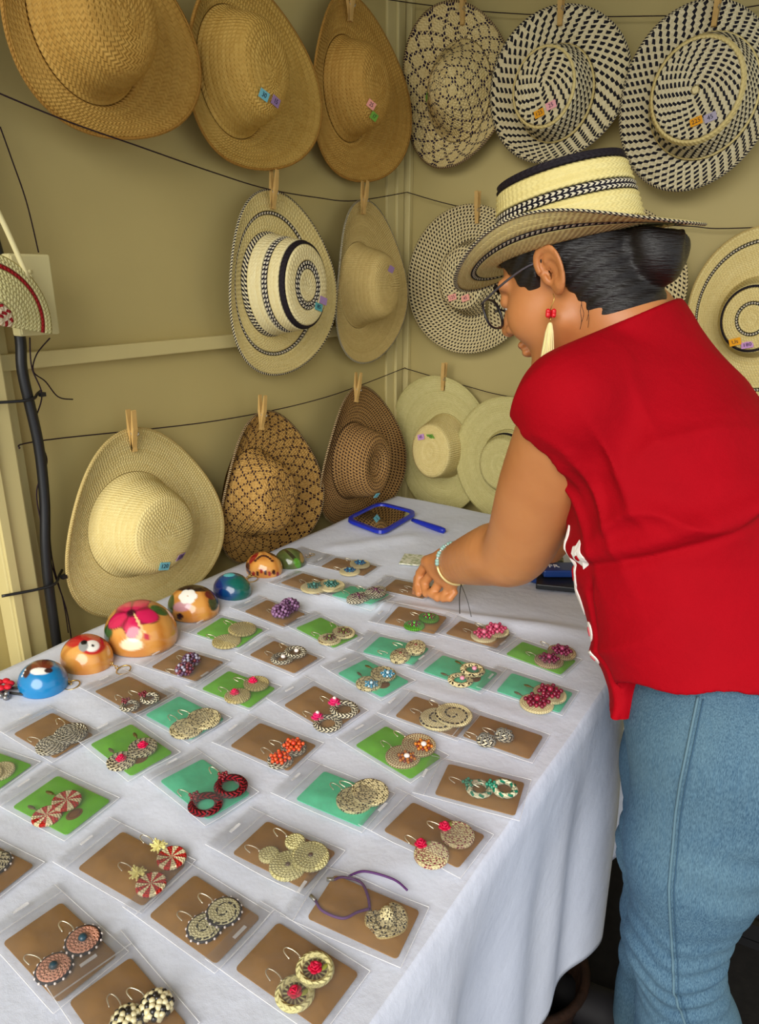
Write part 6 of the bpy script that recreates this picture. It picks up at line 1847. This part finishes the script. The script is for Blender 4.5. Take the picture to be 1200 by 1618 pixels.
# ---- bracelet at the wrist
fa = nrm(LW - LE)
bc = LW * 0.93 + LE * 0.07
s1 = nrm(np.cross(fa, UPZ)); s2 = np.cross(s1, fa)
def f_arm_only(P):
    return chain(P, [LE * 0.68 + LW * 0.32, LE * 0.2 + LW * 0.8, LW], (0.049, 0.035, 0.029), 0.02)
br_root = bpy.data.objects.new('bracelet', None); COL.objects.link(br_root); br_root.parent = person
br_root.matrix_basis = Matrix.Translation((0.08, -0.98, 0.0))
rp = []
for a in np.linspace(0, 2 * PI, 48, endpoint=False):
    dr = s1 * math.cos(a) + s2 * math.sin(a)
    h = hit_in(f_skin, bc + dr * 0.08, -dr, 0.08, 80)
    rp.append(h + dr * 0.0026)
camv = nrm(A(0, 0, 1.37) - bc)
MB().tube([tuple(p) for p in rp[24:]] + [tuple(rp[0])], 0.0026, 6).build('gold_band', plain((236, 214, 150), 0.35, 0.5, 0.4), br_root, True)
b1 = MB(); b2 = MB()
for k in range(0, 24):
    (b1 if k % 3 else b2).ball(tuple(rp[k]), 0.0046 if k % 3 else 0.0034, 8, 5)
b1.build('teal_beads', plain((150, 188, 180), 0.15, 0.6), br_root, True)
b2.build('silver_beads', plain((220, 220, 210), 0.2, 0.6, 0.7), br_root, True)
low = min(range(48), key=lambda i: rp[i][2])
b = MB()
for q in (-2, 2):
    p = rp[low] + fa * -0.004
    b.tube(catmull([tuple(p), tuple(p + A(0.012 + 0.004 * q, -0.012, -0.022)), tuple(p + A(0.022 + 0.006 * q, -0.02, -0.05))], 5), 0.0008, 4)
b.build('cord_ends', M_BLACK, br_root)

# ================================================================ dark things under and behind the table
gb = N('brown_wicker'); bn = gb.noise(gb.obj(), 70.0, 4.0)
gb.base(gb.mix(bn, rgb(48, 26, 12), rgb(16, 9, 5)), 0.8, 0.2); gb.bump(bn, 0.6, 0.004)
bk = empty('woven_basket', Matrix.Translation((-0.36, 1.02, 0.0)))
tag(bk, 'dark brown woven basket on the ground under the table', 'basket')
b = MB().lathe([(0.0, 0.0), (0.10, 0.0)] + [(0.10 + 0.02 * i / 11 + (0.005 if i % 2 else 0.0), 0.010 + 0.10 * i / 11) for i in range(12)] + [(0.115, 0.11), (0.095, 0.02), (0, 0.02)], 28)
b.build('body', gb.m, bk, True)
MB().tube([(0.122 * math.cos(a), 0.122 * math.sin(a), 0.113) for a in np.linspace(0, 2 * PI, 33)[:-1]], 0.009, 8, None, True).build('rim', gb.m, bk, True)
cr = empty('plastic_crate', Matrix.Translation((0.14, 1.60, 0.0)) @ Matrix.Rotation(0.1, 4, 'Z'))
tag(cr, 'black plastic crate on the ground behind the seller', 'crate')
M_CRATE = plain((16, 16, 18), 0.5, 0.4, name='black_crate_plastic')
MB().box((0, 0, 0.012), (0.44, 0.34, 0.02)).build('base', M_CRATE, cr)
for sx, sy, w_, d_ in ((0, 1, 0.44, 0.014), (0, -1, 0.44, 0.014), (1, 0, 0.014, 0.34), (-1, 0, 0.014, 0.34)):
    for k in range(5):
        MB().box((sx * 0.213, sy * 0.163, 0.045 + k * 0.06), (w_, d_, 0.04)).build('slat', M_CRATE, cr)
for sx in (-1, 1):
    for sy in (-1, 1):
        MB().box((sx * 0.21, sy * 0.16, 0.16), (0.024, 0.024, 0.30)).build('corner_post', M_CRATE, cr)
